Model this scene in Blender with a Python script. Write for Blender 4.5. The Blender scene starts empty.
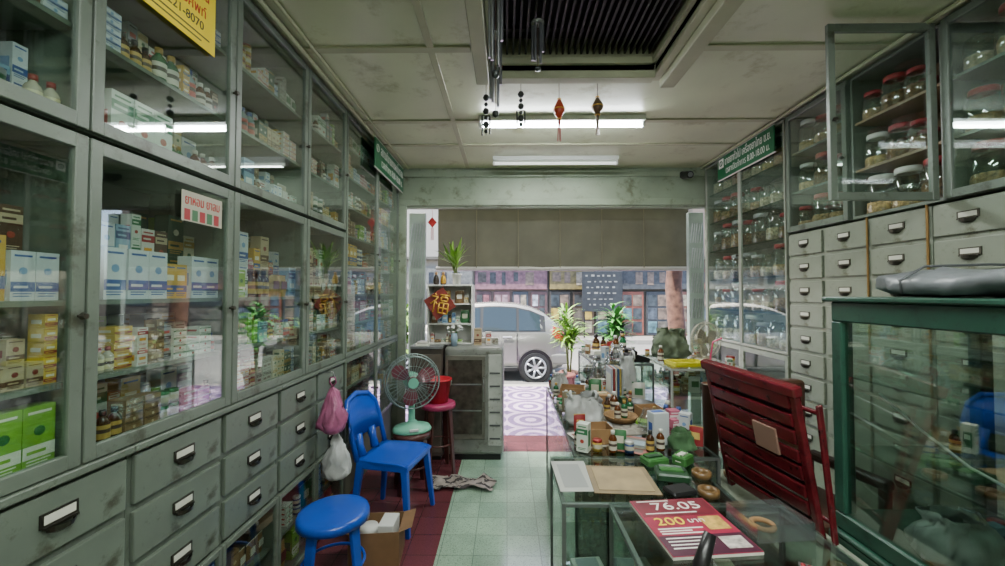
import bpy,bmesh,math,random
from mathutils import Vector,Matrix,noise
R=random.Random(11)
PI=math.pi
C=bpy.context.scene.collection
XL=-1.18; XR=2.13; HC=2.90
# ---------------------------------------------------------------- materials
def hx(h):
    h=h.lstrip('#'); o=[]
    for i in (0,2,4):
        c=int(h[i:i+2],16)/255; o.append(c/12.92 if c<=.04045 else ((c+.055)/1.055)**2.4)
    return (o[0],o[1],o[2],1)
_m={}
def mat(n,h='808080',r=.5,me=0,var=0,sc=6,bump=0,em=0,dirt=None,tr=0):
    if n in _m: return _m[n]
    m=bpy.data.materials.new(n); m.use_nodes=True; nt=m.node_tree; b=nt.nodes['Principled BSDF']; L=nt.links
    b.inputs['Base Color'].default_value=hx(h); b.inputs['Roughness'].default_value=r; b.inputs['Metallic'].default_value=me
    m.diffuse_color=hx(h)
    if em:
        b.inputs['Emission Color'].default_value=hx(h); b.inputs['Emission Strength'].default_value=em
    if var or bump or dirt:
        tc=nt.nodes.new('ShaderNodeTexCoord'); no=nt.nodes.new('ShaderNodeTexNoise'); no.inputs['Scale'].default_value=sc; no.inputs['Detail'].default_value=6
        L.new(tc.outputs['Object'],no.inputs['Vector'])
        src=None
        if var:
            mr=nt.nodes.new('ShaderNodeMapRange'); mr.inputs[1].default_value=.3; mr.inputs[2].default_value=.7; mr.inputs[3].default_value=1-var; mr.inputs[4].default_value=1+var
            L.new(no.outputs['Fac'],mr.inputs[0]); hs=nt.nodes.new('ShaderNodeHueSaturation'); hs.inputs['Color'].default_value=hx(h)
            L.new(mr.outputs[0],hs.inputs['Value']); src=hs.outputs[0]; L.new(src,b.inputs['Base Color'])
        if dirt:
            n2=nt.nodes.new('ShaderNodeTexNoise'); n2.inputs['Scale'].default_value=sc*2.3; n2.inputs['Detail'].default_value=10; n2.inputs['Roughness'].default_value=.7
            L.new(tc.outputs['Object'],n2.inputs['Vector'])
            cr=nt.nodes.new('ShaderNodeMapRange'); cr.inputs[1].default_value=.55; cr.inputs[2].default_value=.68; L.new(n2.outputs['Fac'],cr.inputs[0])
            mx=nt.nodes.new('ShaderNodeMix'); mx.data_type='RGBA'; L.new(cr.outputs[0],mx.inputs[0])
            if src: L.new(src,mx.inputs[6])
            else: mx.inputs[6].default_value=hx(h)
            mx.inputs[7].default_value=hx(dirt); L.new(mx.outputs[2],b.inputs['Base Color'])
        if bump:
            bp=nt.nodes.new('ShaderNodeBump'); bp.inputs['Strength'].default_value=bump; bp.inputs['Distance'].default_value=.01
            L.new(no.outputs['Fac'],bp.inputs['Height']); L.new(bp.outputs[0],b.inputs['Normal'])
    _m[n]=m; return m
def glass(n,h='f4fbf8',refl=1.0,base=.05,rough=.02):
    if n in _m: return _m[n]
    m=bpy.data.materials.new(n); m.use_nodes=True; nt=m.node_tree; nt.nodes.clear(); L=nt.links
    o=nt.nodes.new('ShaderNodeOutputMaterial'); t=nt.nodes.new('ShaderNodeBsdfTransparent'); t.inputs[0].default_value=hx(h)
    g=nt.nodes.new('ShaderNodeBsdfGlossy'); g.inputs['Roughness'].default_value=rough; g.inputs[0].default_value=(1,1,1,1)
    lw=nt.nodes.new('ShaderNodeLayerWeight'); lw.inputs[0].default_value=.5
    p=nt.nodes.new('ShaderNodeMath'); p.operation='POWER'; p.inputs[1].default_value=4; L.new(lw.outputs['Facing'],p.inputs[0])
    a=nt.nodes.new('ShaderNodeMath'); a.operation='MULTIPLY_ADD'; a.inputs[1].default_value=.8*refl; a.inputs[2].default_value=base; a.use_clamp=True; L.new(p.outputs[0],a.inputs[0])
    x=nt.nodes.new('ShaderNodeMixShader'); L.new(a.outputs[0],x.inputs[0]); L.new(t.outputs[0],x.inputs[1]); L.new(g.outputs[0],x.inputs[2]); L.new(x.outputs[0],o.inputs[0])
    m.diffuse_color=hx(h); _m[n]=m; return m
def tiles(n,c1,c2,grout,size,var=.12,rough=.35,speck=0,mort=.003,fleck=None,rings=None):
    m=bpy.data.materials.new(n); m.use_nodes=True; nt=m.node_tree; b=nt.nodes['Principled BSDF']; L=nt.links
    tc=nt.nodes.new('ShaderNodeTexCoord'); br=nt.nodes.new('ShaderNodeTexBrick'); br.offset=0; br.inputs['Scale'].default_value=1
    br.inputs['Brick Width'].default_value=size; br.inputs['Row Height'].default_value=size; br.inputs['Mortar Size'].default_value=mort
    br.inputs['Color1'].default_value=hx(c1); br.inputs['Color2'].default_value=hx(c2); br.inputs['Mortar'].default_value=hx(grout)
    L.new(tc.outputs['Object'],br.inputs['Vector']); col=br.outputs['Color']
    if rings:
        a=nt.nodes.new('ShaderNodeVectorMath'); a.operation='MULTIPLY'; a.inputs[1].default_value=(1/rings[1],1/rings[1],0); L.new(tc.outputs['Object'],a.inputs[0])
        f=nt.nodes.new('ShaderNodeVectorMath'); f.operation='FRACTION'; L.new(a.outputs[0],f.inputs[0])
        s=nt.nodes.new('ShaderNodeVectorMath'); s.operation='SUBTRACT'; s.inputs[1].default_value=(.5,.5,0); L.new(f.outputs[0],s.inputs[0])
        l=nt.nodes.new('ShaderNodeVectorMath'); l.operation='LENGTH'; L.new(s.outputs[0],l.inputs[0])
        k=nt.nodes.new('ShaderNodeMath'); k.operation='MULTIPLY'; k.inputs[1].default_value=26; L.new(l.outputs['Value'],k.inputs[0])
        q=nt.nodes.new('ShaderNodeMath'); q.operation='SINE'; L.new(k.outputs[0],q.inputs[0])
        g=nt.nodes.new('ShaderNodeMath'); g.operation='GREATER_THAN'; g.inputs[1].default_value=.1; L.new(q.outputs[0],g.inputs[0])
        mx=nt.nodes.new('ShaderNodeMix'); mx.data_type='RGBA'; L.new(g.outputs[0],mx.inputs[0]); L.new(col,mx.inputs[6]); mx.inputs[7].default_value=hx(rings[0]); col=mx.outputs[2]
    no=nt.nodes.new('ShaderNodeTexNoise'); no.inputs['Scale'].default_value=90 if not speck else speck; no.inputs['Detail'].default_value=4; L.new(tc.outputs['Object'],no.inputs['Vector'])
    n2=nt.nodes.new('ShaderNodeTexNoise'); n2.inputs['Scale'].default_value=2.5; n2.inputs['Detail'].default_value=5; L.new(tc.outputs['Object'],n2.inputs['Vector'])
    ad=nt.nodes.new('ShaderNodeMath'); ad.operation='ADD'; L.new(no.outputs['Fac'],ad.inputs[0]); L.new(n2.outputs['Fac'],ad.inputs[1])
    mr=nt.nodes.new('ShaderNodeMapRange'); mr.inputs[1].default_value=.7; mr.inputs[2].default_value=1.3; mr.inputs[3].default_value=1-var*2.5; mr.inputs[4].default_value=1+var*2.5
    L.new(ad.outputs[0],mr.inputs[0]); hs=nt.nodes.new('ShaderNodeHueSaturation'); L.new(mr.outputs[0],hs.inputs['Value']); L.new(col,hs.inputs['Color']); out=hs.outputs[0]
    if fleck:
        vo=nt.nodes.new('ShaderNodeTexVoronoi'); vo.inputs['Scale'].default_value=fleck[1]; L.new(tc.outputs['Object'],vo.inputs['Vector'])
        c=nt.nodes.new('ShaderNodeMapRange'); c.inputs[1].default_value=fleck[2]; c.inputs[2].default_value=fleck[2]-.1; c.inputs[3].default_value=0; c.inputs[4].default_value=fleck[3]; L.new(vo.outputs['Distance'],c.inputs[0])
        mx=nt.nodes.new('ShaderNodeMix'); mx.data_type='RGBA'; L.new(c.outputs[0],mx.inputs[0]); L.new(out,mx.inputs[6]); mx.inputs[7].default_value=hx(fleck[0]); out=mx.outputs[2]
    L.new(out,b.inputs['Base Color'])
    b.inputs['Roughness'].default_value=rough; return m
paint=mat('cabinet_paint','626c60',.4,0,.18,4,.1,dirt='404334')
paintR=mat('drawer_paint','808777',.42,0,.16,4,.1,dirt='585a44')
paintD=mat('cabinet_inside','5a5b4c',.6,0,.1,5)
paintW=mat('cabinet_inside_wood','7f694b',.6,0,.15,6)
paintP=mat('cabinet_inside_pale','a3a598',.6,0,.1,5)
jamb=mat('jamb_paint','85917c',.5,0,.14,3,.1,dirt='62664e')
ceilm=mat('ceiling_paint','b3bb98',.3,0,.14,1.6,.08,dirt='959872')
batten=mat('batten_paint','a0a384',.5,0,.1,5)
wallm=mat('wall_paint','989c8c',.7,0,.1,2)
metal=mat('steel','a0a3a3',.3,.9,.1,20)
oldmetal=mat('old_pull_metal','4c4a42',.35,.85,.2,40)
card=mat('card_paper','d0d0c2',.6,0,.05,50)
pane=glass('window_pane',base=.09,refl=1.4)
pane2=glass('case_pane','e4eeea',1.3,.16)
clear=glass('clear_case','e6f0ec',.9,.10)
jarg=glass('jar_glass','f2f7f4',1.1,.14)
glass('shelf_glass','cfe0da',.7,.12)
plastic=glass('clear_plastic','e8ecee',.8,.22,.25)
greenp=mat('green_frame_paint','234638',.35,0,.2,6,.05,dirt='172a22')
darkwood=mat('dark_wood','33271f',.5,0,.2,10)
tan=mat('cardboard','8c6b46',.8,0,.12,12)
white=mat('white_plastic','d2d2cc',.4,0,.03,8)
black=mat('black_plastic','151516',.35)
grey=mat('grey_plastic','6b6e6e',.45,0,.05,8)
blue=mat('blue_plastic','1048ac',.3,0,.08,5)
red=mat('red_plastic','b01f2c',.35,0,.06,5)
pink=mat('pink_plastic','a03058',.4,0,.06,5)
maroon=mat('maroon_wood','5c161e',.22,0,.35,10,.1,dirt='2c0d10')
teal=mat('fan_green','74b89c',.4,0,.05,5)
yellow=mat('yellow_paper','f0d420',.6,0,.04,5)
redink=mat('red_ink','b3201f',.6)
whiteink=mat('white_ink','e8e8e0',.6)
signg=mat('sign_green','17623a',.4,0,.05,5)
leaf=mat('leaf_green','3a782c',.5,0,.3,20)
leaf2=mat('leaf_yellow_green','6f9a2e',.5,0,.35,20)
gold=mat('gold','c89a3a',.35,.6)
# ---------------------------------------------------------------- mesh builder
class MB:
    def __init__(s): s.v=[];s.f=[];s.m=[];s.s=[];s.T=None
    def add(s,vs,fs,mi=0,sm=False):
        b=len(s.v)
        for p in vs:
            p=Vector(p); p=s.T@p if s.T else p; s.v.append(tuple(p))
        for f in fs: s.f.append([b+i for i in f]); s.m.append(mi); s.s.append(sm)
        return s
    def box(s,x0,x1,y0,y1,z0,z1,mi=0):
        return s.add([(x0,y0,z0),(x1,y0,z0),(x1,y1,z0),(x0,y1,z0),(x0,y0,z1),(x1,y0,z1),(x1,y1,z1),(x0,y1,z1)],[(0,3,2,1),(4,5,6,7),(0,1,5,4),(1,2,6,5),(2,3,7,6),(3,0,4,7)],mi)
    def cyl(s,p0,p1,r0,r1=None,n=12,mi=0,cap=True):
        p0=Vector(p0);p1=Vector(p1); r1=r0 if r1 is None else r1; d=(p1-p0).normalized()
        a=d.orthogonal().normalized(); b=d.cross(a); vs=[]
        for p,r in ((p0,r0),(p1,r1)):
            for i in range(n): t=2*PI*i/n; vs.append(p+a*math.cos(t)*r+b*math.sin(t)*r)
        s.add(vs,[(i,(i+1)%n,n+(i+1)%n,n+i) for i in range(n)],mi,True)
        if cap: s.add(vs,[tuple(range(n))[::-1],tuple(range(n,2*n))],mi)
        return s
    def lathe(s,prof,n=20,mi=0,c=(0,0,0),sq=1.0,wob=0,rnd=None):
        vs=[]
        for k,(r,z) in enumerate(prof):
            for i in range(n):
                t=2*PI*i/n; q=1+(rnd.uniform(-wob,wob) if wob else 0)
                vs.append((c[0]+math.cos(t)*max(r,.0002)*q,c[1]+math.sin(t)*max(r,.0002)*q*sq,c[2]+z))
        fs=[]
        for k in range(len(prof)-1):
            for i in range(n): j=(i+1)%n; fs.append((k*n+i,k*n+j,(k+1)*n+j,(k+1)*n+i))
        return s.add(vs,fs,mi,True)
    def tube(s,pts,r,n=6,mi=0,closed=False):
        pts=[Vector(p) for p in pts]; m=len(pts); vs=[]
        for k,p in enumerate(pts):
            a=pts[(k-1)%m] if (closed or k>0) else p; b=pts[(k+1)%m] if (closed or k<m-1) else p
            d=(b-a).normalized(); u=d.cross(Vector((.13,.27,.95))).normalized(); w=d.cross(u)
            rr=r[k] if isinstance(r,(list,tuple)) else r
            for i in range(n): t=2*PI*i/n; vs.append(p+u*math.cos(t)*rr+w*math.sin(t)*rr)
        fs=[]
        for k in range(m if closed else m-1):
            for i in range(n): j=(i+1)%n; k2=(k+1)%m; fs.append((k*n+i,k*n+j,k2*n+j,k2*n+i))
        if not closed: fs+= [tuple(range(n))[::-1],tuple(range((m-1)*n,m*n))]
        return s.add(vs,fs,mi,True)
    def ring(s,c,rad,r,axis='z',n=24,mi=0):
        P=[]
        for i in range(n):
            t=2*PI*i/n; a,b=math.cos(t)*rad,math.sin(t)*rad
            P.append({'z':(c[0]+a,c[1]+b,c[2]),'y':(c[0]+a,c[1],c[2]+b),'x':(c[0],c[1]+a,c[2]+b)}[axis])
        return s.tube(P,r,6,mi,True)
    def prism(s,pts,y0,y1,mi=0):
        n=len(pts); vs=[(x,y0,z) for x,z in pts]+[(x,y1,z) for x,z in pts]
        return s.add(vs,[tuple(range(n)),tuple(range(n,2*n))[::-1]]+[(i,n+i,n+(i+1)%n,(i+1)%n) for i in range(n)],mi)
    def mesh(s,name,mats,bevel=0,seg=1):
        me=bpy.data.meshes.new(name); me.from_pydata(s.v,[],s.f)
        for m in mats: me.materials.append(m)
        for p,mi,sm in zip(me.polygons,s.m,s.s): p.material_index=mi; p.use_smooth=sm
        bm=bmesh.new(); bm.from_mesh(me)
        if bevel:
            es=[e for e in bm.edges if len(e.link_faces)==2 and e.calc_face_angle(0)>.6]
            bmesh.ops.bevel(bm,geom=es,offset=bevel,segments=seg,affect='EDGES',profile=.6)
        bmesh.ops.recalc_face_normals(bm,faces=bm.faces); bm.to_mesh(me); bm.free(); return me
    def build(s,name,mats,parent=None,bevel=0,loc=(0,0,0),rz=0,seg=1):
        if not isinstance(mats,(list,tuple)): mats=[mats]
        return ob(name,s.mesh(name,mats,bevel,seg),parent,loc,rz)
def ob(name,me,parent=None,loc=(0,0,0),rz=0):
    o=bpy.data.objects.new(name,me); C.objects.link(o); o.parent=parent; o.location=loc; o.rotation_euler=(0,0,rz); return o
def tag(o,label,cat,group=None):
    o['label']=label; o['category']=cat
    if group: o['group']=group
    return o
def thing(name,label,cat,loc=(0,0,0),rz=0,group=None): return tag(ob(name,None,None,loc,rz),label,cat,group)
def struct(name,b,m,bevel=0):
    o=b.build(name,m,None,bevel); o['kind']='structure'; return o
def clone(root,loc,rz,label,group=None,parent=None):
    c=root.copy(); C.objects.link(c); c.parent=parent
    if parent is None:
        c.location=loc; c.rotation_euler=(0,0,rz); c['label']=label
        if group: c['group']=group
    for ch in list(root.children): clone(ch,None,None,None,None,c)
    return c
protos=[]
class Proto:
    def __init__(s,o): s.o=o; s.used=False; protos.append(s)
    def put(s,loc,rz,label,group=None):
        if not s.used:
            s.used=True; s.o.location=loc; s.o.rotation_euler=(0,0,rz); s.o['label']=label
            if group: s.o['group']=group
            return s.o
        return clone(s.o,loc,rz,label,group)
def text(body,size,m,parent,loc,rot,name='lettering',ext=.0006,w=None):
    cu=bpy.data.curves.new(name,'FONT'); cu.body=body; cu.size=size; cu.extrude=ext; cu.align_x='CENTER'; cu.align_y='CENTER'
    t=bpy.data.objects.new(name,cu); C.objects.link(t); bpy.context.view_layer.update()
    me=bpy.data.meshes.new_from_object(t.evaluated_get(bpy.context.evaluated_depsgraph_get())); bpy.data.objects.remove(t)
    if w and me.vertices:
        xs=[v.co.x for v in me.vertices]; k=w/max(max(xs)-min(xs),1e-4)
        for v in me.vertices: v.co.x*=k
    me.materials.clear(); me.materials.append(m); o=ob(name,me,parent,loc); o.rotation_euler=rot; return o
# ---------------------------------------------------------------- camera
cam=bpy.data.cameras.new('camera'); cam.lens=36*400/1005; cam.clip_start=.05
co=bpy.data.objects.new('camera',cam); C.objects.link(co); co.location=(0,0,1.55); co.rotation_euler=(math.radians(91.43),0,math.radians(.64))
bpy.context.scene.camera=co
# ---------------------------------------------------------------- room shell
floorm=tiles('green_terrazzo','8fa891','809b86','607063',.2,.13,.14,120,.0022,('4f6658',70,.32,.55))
redt=tiles('red_terrazzo','63343a','592e32','42282a',.2,.12,.2,120)
struct('floor',MB().box(-.42,2.5,-1.3,3.95,-.06,0),floorm)
struct('trim_1',MB().box(-1.55,-.42,-1.3,4.4,-.06,0).box(-.42,2.5,3.95,4.4,-.06,0),redt)
struct('wall_left',MB().box(-1.65,-1.55,-1.3,4.4,-.06,3.2),wallm)
struct('wall_right',MB().box(2.5,2.6,-1.3,4.4,-.06,3.2),wallm)
struct('wall_back',MB().box(-1.65,2.6,-1.4,-1.3,-.06,3.2),wallm)
vx0,vx1,vy0,vy1=-.11,.9,.9,2.4
struct('ceiling',MB().box(-1.55,vx0,-1.3,4.4,HC,HC+.05).box(vx1,2.5,-1.3,4.4,HC,HC+.05).box(vx0,vx1,vy1,4.4,HC,HC+.05).box(vx0,vx1,-1.3,vy0,HC,HC+.05),ceilm)
b=MB()
for y in (1.25,2.17,3.1): b.box(-1.15,vx0-.09,y-.025,y+.025,HC-.012,HC).box(vx1+.14,2.1,y-.025,y+.025,HC-.012,HC)
for x in (-.42,): b.box(x-.02,x+.02,-1.2,4.28,HC-.011,HC)
b.box(-1.15,2.1,3.58,3.62,HC-.012,HC)
struct('trim_2',b,batten,.002)
b=MB(); b.box(vx0-.08,vx0,vy0-.1,vy1+.07,HC-.05,HC+.2).box(vx1,vx1+.05,vy0-.1,vy1+.07,HC-.03,HC+.2).box(vx1+.05,vx1+.14,vy0-.1,vy1+.07,HC-.075,HC+.02).box(vx0,vx1,vy1,vy1+.07,HC-.045,HC+.2).box(vx0,vx1,vy0-.05,vy0,HC-.03,HC+.2).box(vx1-.03,vx1,vy0,vy1,HC+.03,HC+.07).box(vx0,vx0+.03,vy0,vy1,HC+.03,HC+.07).box(vx0,vx1,vy1-.03,vy1,HC+.03,HC+.07)
struct('trim_3',b,batten,.004)
b=MB()
for i in range(26):
    x=vx0+.03+i*.0375; b.box(x,x+.012,vy0,vy1,HC+.10,HC+.15)
for y in (1.3,1.8,2.25): b.box(vx0,vx1,y-.015,y+.015,HC+.15,HC+.17)
g=b.build('ceiling_grille',mat('grille_dark','2a2823',.6)); tag(g,'dark slatted grille set in the recessed ceiling opening','grille')
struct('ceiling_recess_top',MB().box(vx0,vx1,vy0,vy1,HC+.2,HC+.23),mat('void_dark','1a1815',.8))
struct('wall_front',MB().box(-1.55,2.5,4.3,4.4,2.475,HC).box(-1.55,2.5,4.3,4.4,HC+.05,3.3),jamb)
struct('roof_slab',MB().box(-1.65,2.6,-1.4,4.4,3.3,3.4),wallm)
struct('trim_4',MB().box(-1.17,2.12,4.27,4.3,2.49,2.56).box(-1.17,2.12,4.275,4.3,2.80,2.87),jamb,.006)
struct('wall_front_left',MB().box(-1.55,-1.12,4.3,4.4,0,2.475),jamb)
struct('wall_front_right',MB().box(2.2,2.5,4.3,4.4,0,2.475),jamb)
struct('trim_5',MB().box(-1.17,-1.08,4.26,4.3,0,2.49).box(2.12,2.2,4.26,4.3,0,2.49),jamb,.005)
struct('trim_6',MB().cyl((-1.12,.0,HC-.025),(-1.12,4.25,HC-.025),.013).cyl((-1.06,.0,HC-.015),(-1.06,4.25,HC-.015),.009).cyl((2.07,.0,HC-.02),(2.07,4.25,HC-.02),.012),mat('conduit','9aa07c',.5))
# ---------------------------------------------------------------- cabinets
def cabinet(side,ya,yb,z0,z1,d,shelves,nd,label,openi=None,name='glass_cabinet',group=None,m=None,shm=None,st=.035,knob=True,inner=None):
    m=m or paint; w=yb-ya; h=z1-z0; e=.0015; inner=inner or paintD
    t=thing(name,label,'cabinet',(XL,ya,z0) if side=='L' else (XR,yb,z0),PI/2 if side=='L' else -PI/2,group)
    b=MB(); b.box(e,.018,0,d,0,h,0).box(w-.018,w-e,0,d,0,h,0).box(.018,w-.018,0,d,0,.018,0).box(.018,w-.018,0,d,h-.018,h,0)
    b.build('body',m,t,.001)
    MB().box(.018,w-.018,d-.01,d,.018,h-.018).build('back_panel',inner,t)
    for zs in shelves:
        if zs-z0>.03: MB().box(.019,w-.019,.012,d-.011,zs-z0-.014,zs-z0).build('shelf',shm or paint,t)
    dw=(w-2*e)/nd
    for i in range(nd):
        o_=.002
        b=MB(); b.box(o_,st,-.022,-.001,o_,h-o_).box(dw-st,dw-o_,-.022,-.001,o_,h-o_).box(st,dw-st,-.022,-.001,o_,st*1.2).box(st,dw-st,-.022,-.001,h-st*1.2,h-o_)
        x0=e+i*dw; rz=0
        p=MB(); p.box(st,dw-st,-.013,-.010,st*1.2,h-st*1.2)
        k=MB(); k.cyl((dw-.018,-.022,h*.45),(dw-.018,-.034,h*.45),.005,.005,8).cyl((dw-.018,-.034,h*.45),(dw-.018,-.044,h*.45),.011,.008,10)
        if openi==i:
            for q in (b,p,k): q.v=[(v[0]-dw-.024,v[1],v[2]) if q is not k else (-v[0]-.024,v[1],v[2]) for v in q.v]
            x0+=dw-.026; rz=PI/2
        D=b.build('door',m,t,.002,(x0,0,0),rz); p.build('pane',pane,D)
        if knob: k.build('knob',oldmetal,D)
    return t
_hb=MB(); _hb.box(-.045,.045,-.004,0,-.006,.030,0).box(-.037,.037,-.0055,-.004,.002,.024,1)
for i in range(9):
    a0=PI*i/9; a1=PI*(i+1)/9
    r1=.026
    for (ra,za,rb,zb) in ((r1,-.006,r1*.9,-.020),(r1*.9,-.020,r1*.45,-.028)):
        _hb.add([(-math.cos(a0)*ra*1.3,-math.sin(a0)*ra-.003,za),(-math.cos(a1)*ra*1.3,-math.sin(a1)*ra-.003,za),(-math.cos(a1)*rb*1.3,-math.sin(a1)*rb-.003,zb),(-math.cos(a0)*rb*1.3,-math.sin(a0)*rb-.003,zb)],[(0,1,2,3)],0,True)
_hb.box(-.04,.04,-.012,-.003,-.010,-.004,0)
HANDLE=_hb.mesh('handle',[oldmetal,card])
def chest(side,ya,yb,z0,z1,d,cols,rows,label,group,m,legs=0,name='drawer_cabinet'):
    w=yb-ya; h=z1-z0
    t=thing(name,label,'cabinet',(XL,ya,z0) if side=='L' else (XR,yb,z0),PI/2 if side=='L' else -PI/2,group)
    MB().box(.0015,w-.0015,0,d,0,h).build('body',m,t,.002)
    if side=='L': MB().box(0.0015,w-.0015,-.03,-.0005,h-.022,h).build('ledge',m,t,.003)
    hh=h-(.024 if side=='L' else 0); cw=w/cols; rh=hh/rows
    dm=MB().box(.014,cw-.014,-.016,-.0005,.012,rh-.012).mesh('drawer',[m],.004,2)
    for i in range(cols):
        for j in range(rows):
            D=ob('drawer',dm,t,(i*cw,0,j*rh)); ob('handle',HANDLE,D,(cw/2+R.uniform(-.004,.004),-.0162,rh/2))
    return t
LW=[(.45,1.09,'nearest'),(1.09,1.68,'second'),(1.68,2.30,'third'),(2.30,2.86,'fourth')]
MIDS=[1.098,1.31,1.53]; UPS=[2.018,2.29,2.57]
for ya,yb,n in LW:
    cabinet('L',ya,yb,1.08,1.985,.34,MIDS,1,'grey-green wall cabinet behind glass, %s from the camera in left middle row'%n,group='left middle glass cabinets')
    cabinet('L',ya,yb,2.0,HC-.02,.34,UPS,1,'grey-green overhead glass cabinet, %s from the camera in left top row'%n,group='left overhead glass cabinets')
L5=[.60,.84]; L5M=[1.098+.222*i for i in range(8)]
cabinet('L',2.865,4.255,1.08,HC-.02,.34,L5M,2,'tall two-door glass display cabinet beside the street doorway on the left wall',st=.028)
cabinet('L',2.865,4.255,0.42,1.078,.34,L5,2,'low two-door glass cabinet below the tall left display by the doorway',st=.028,name='low_glass_cabinet')
struct('baseboard_left',MB().box(-1.53,-1.22,2.865,4.25,0,.418),paintD)
for (ya,yb),n in zip(((.44,1.24),(1.24,2.05),(2.05,2.86)),('nearest the camera','in the middle of the left wall','behind the blue chair')):
    chest('L',ya,yb,.52,1.078,.36,2,3,'grey-green six-drawer chest %s'%n,'left drawer chests',paint)
    cabinet('L',ya,yb,.03,.518,.34,[.048,.27],2,'low glass-fronted case under the drawer chest %s'%n,group='low cases under the left drawers',name='low_glass_cabinet',knob=False,st=.022)
struct('baseboard_left_front',MB().box(-1.53,-1.2,.44,2.86,0,.029),paintD)
R0Z=[1.098+.295*i for i in range(6)]
cabinet('R',3.035,4.25,1.08,HC-.02,.34,R0Z,2,'tall glass-fronted jar cabinet beside the street doorway on right wall',m=mat('thin_frame','8d9184',.4,.2),st=.018,name='jar_cabinet',shm=_m['shelf_glass'],inner=paintP)
cabinet('R',3.035,4.25,.02,1.075,.36,[.5],2,'low cupboard with glazed doors beneath the right-hand jar cabinet',name='low_cupboard',m=paintR)
chest('R',2.02,3.03,.45,1.985,.36,3,9,'wall of small medicine drawers, three columns beside the jar cabinet','right drawer walls',paintR,name='apothecary_drawers')
chest('R',1.01,2.015,.45,1.985,.36,3,9,'wall of small medicine drawers above the green glass case','right drawer walls',paintR,name='apothecary_drawers')
struct('baseboard_right',MB().box(2.16,2.48,1.01,3.03,0,.448),paintR)
RU=[2.018,2.30,2.59]
cabinet('R',2.485,3.03,2.0,HC-.02,.34,RU,1,'right overhead glass cabinet nearest the green sign',group='right overhead cabinets',m=paint,inner=paintW)
cabinet('R',1.95,2.48,2.0,HC-.02,.34,RU,1,'right overhead cabinet with its glass door swung wide open',openi=0,group='right overhead cabinets',m=paint,inner=paintW,shm=paintW)
cabinet('R',1.35,1.945,2.0,HC-.02,.34,RU,1,'right overhead glass cabinet of red-lidded jars nearest the camera',group='right overhead cabinets',m=paint,inner=paintW)
for y,l in ((2.02,'nearer'),(2.355,'farther')): tag(MB().cyl((XR-.024,y,1.2),(XR-.024,y,1.99),.006,.006,8).build('brass_rod',mat('brass_strip','8a6b3c',.4,.5)),'thin brass rod on the right medicine drawers, the %s one'%l,'rod')
# ---------------------------------------------------------------- shelf goods
def cm(h): return mat('print_'+h,h,.42)
PAL=[('white carton with red band','c8c6bd','9c262b','c98a1b'),('white carton with blue band','c0c5c7','2a4c8c','6c8eb4'),('white carton with green band','c5ccc0','2d6c44','a43a2f'),
('yellow carton with red band','c9a840','8c261f','d8d2c0'),('orange carton with white band','b4602c','d2ccbe','2d4f8a'),('green carton with gold band','1f4430','a8843a','bcb8a7'),
('blue carton with navy band','7798ae','22386c','c7c7c2'),('beige carton with brown band','aa9878','583a26','7b2a22'),('pink carton with white band','ac5a70','d6cfcc','7d2344'),
('silver carton with black band','8b8e90','202226','a8372f'),('brown carton with cream band','50392a','b5a486','933a2a'),('lime carton with white band','7aac36','dcdecf','2f6b35'),
('grey carton with brown seal','999b8e','625a4c','583828'),('kraft carton with dark seal','866d4c','463422','c0b090'),('ivory carton with gold band','beb69a','a8883c','3a5a3a'),('gold carton with blue band','c0983f','2a4c84','dcd4bc')]
WT=[0,0,0,1,1,1,2,2,3,4,5,5,6,7,7,8,9,10,11,12,12,13,14,14,15]
SZ={'s':(.030,.045,.036),'m':(.038,.045,.062),'t':(.034,.04,.098),'l':(.072,.055,.160),'f':(.060,.06,.026),'x':(.052,.045,.125)}
cart={}; NC=[0]; CAP=[222]
SM=MB(); SMn=[0]
def carton_geo(b,pi,sz,mo=0,fine=True):
    w,d,h=SZ[sz]; b.box(-w/2,w/2,-d/2,d/2,0,h,mo); f=-d/2-.0007
    z0=h*(.18 if pi%2 else .62); b.box(-w/2+.0005,w/2-.0005,f,-d/2,z0,z0+h*.2,mo+1)
    zc=h*(.6 if pi%2 else .38)
    if pi%3==0: b.box(-w*.3,w*.3,f,-d/2,zc-h*.08,zc+h*.08,mo+2)
    elif fine: b.cyl((0,-d/2,zc),(0,f,zc),min(w,h)*.18,None,8,mo+2)
    b.box(-w*.36,w*.36,f,-d/2,h*.88,h*.92,mo+1).box(w/2,w/2+.0006,-d*.3,d*.3,h*.2,h*.75,mo+1).box(-w/2-.0006,-w/2,-d*.3,d*.3,h*.3,h*.6,mo+2)
    if fine:
        for q in (.08,.13): b.box(-w*.38,w*(.1+q*2),f,-d/2,h*q,h*(q+.02),mo+1)
        b.box(-w*.38,w*.2,f-.0003,f,z0+h*.07,z0+h*.12,mo)
def carton_proto(pi,sz):
    k=(pi,sz)
    if k in cart: return cart[k]
    nm,c0,c1,c2=PAL[pi]; w,d,h=SZ[sz]; b=MB(); carton_geo(b,pi,sz)
    o=b.build('medicine_carton',[cm(c0),cm(c1),cm(c2)],None,0); tag(o,nm,'box'); cart[k]=(Proto(o),nm,w,d,h,k); return cart[k]
bot={}
BOT=[('amber bottle with white cap','5a2f10','c8c7be'),('clear bottle with blue cap','7f9795','2a4a83'),('cream bottle with red cap','aba592','8a2a2a'),('green bottle with gold cap','1f5a35','a0803a'),('brown bottle with black cap','3d2413','1b1b1b'),('white bottle with green cap','aeb0a8','2f6f45')]
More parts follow.
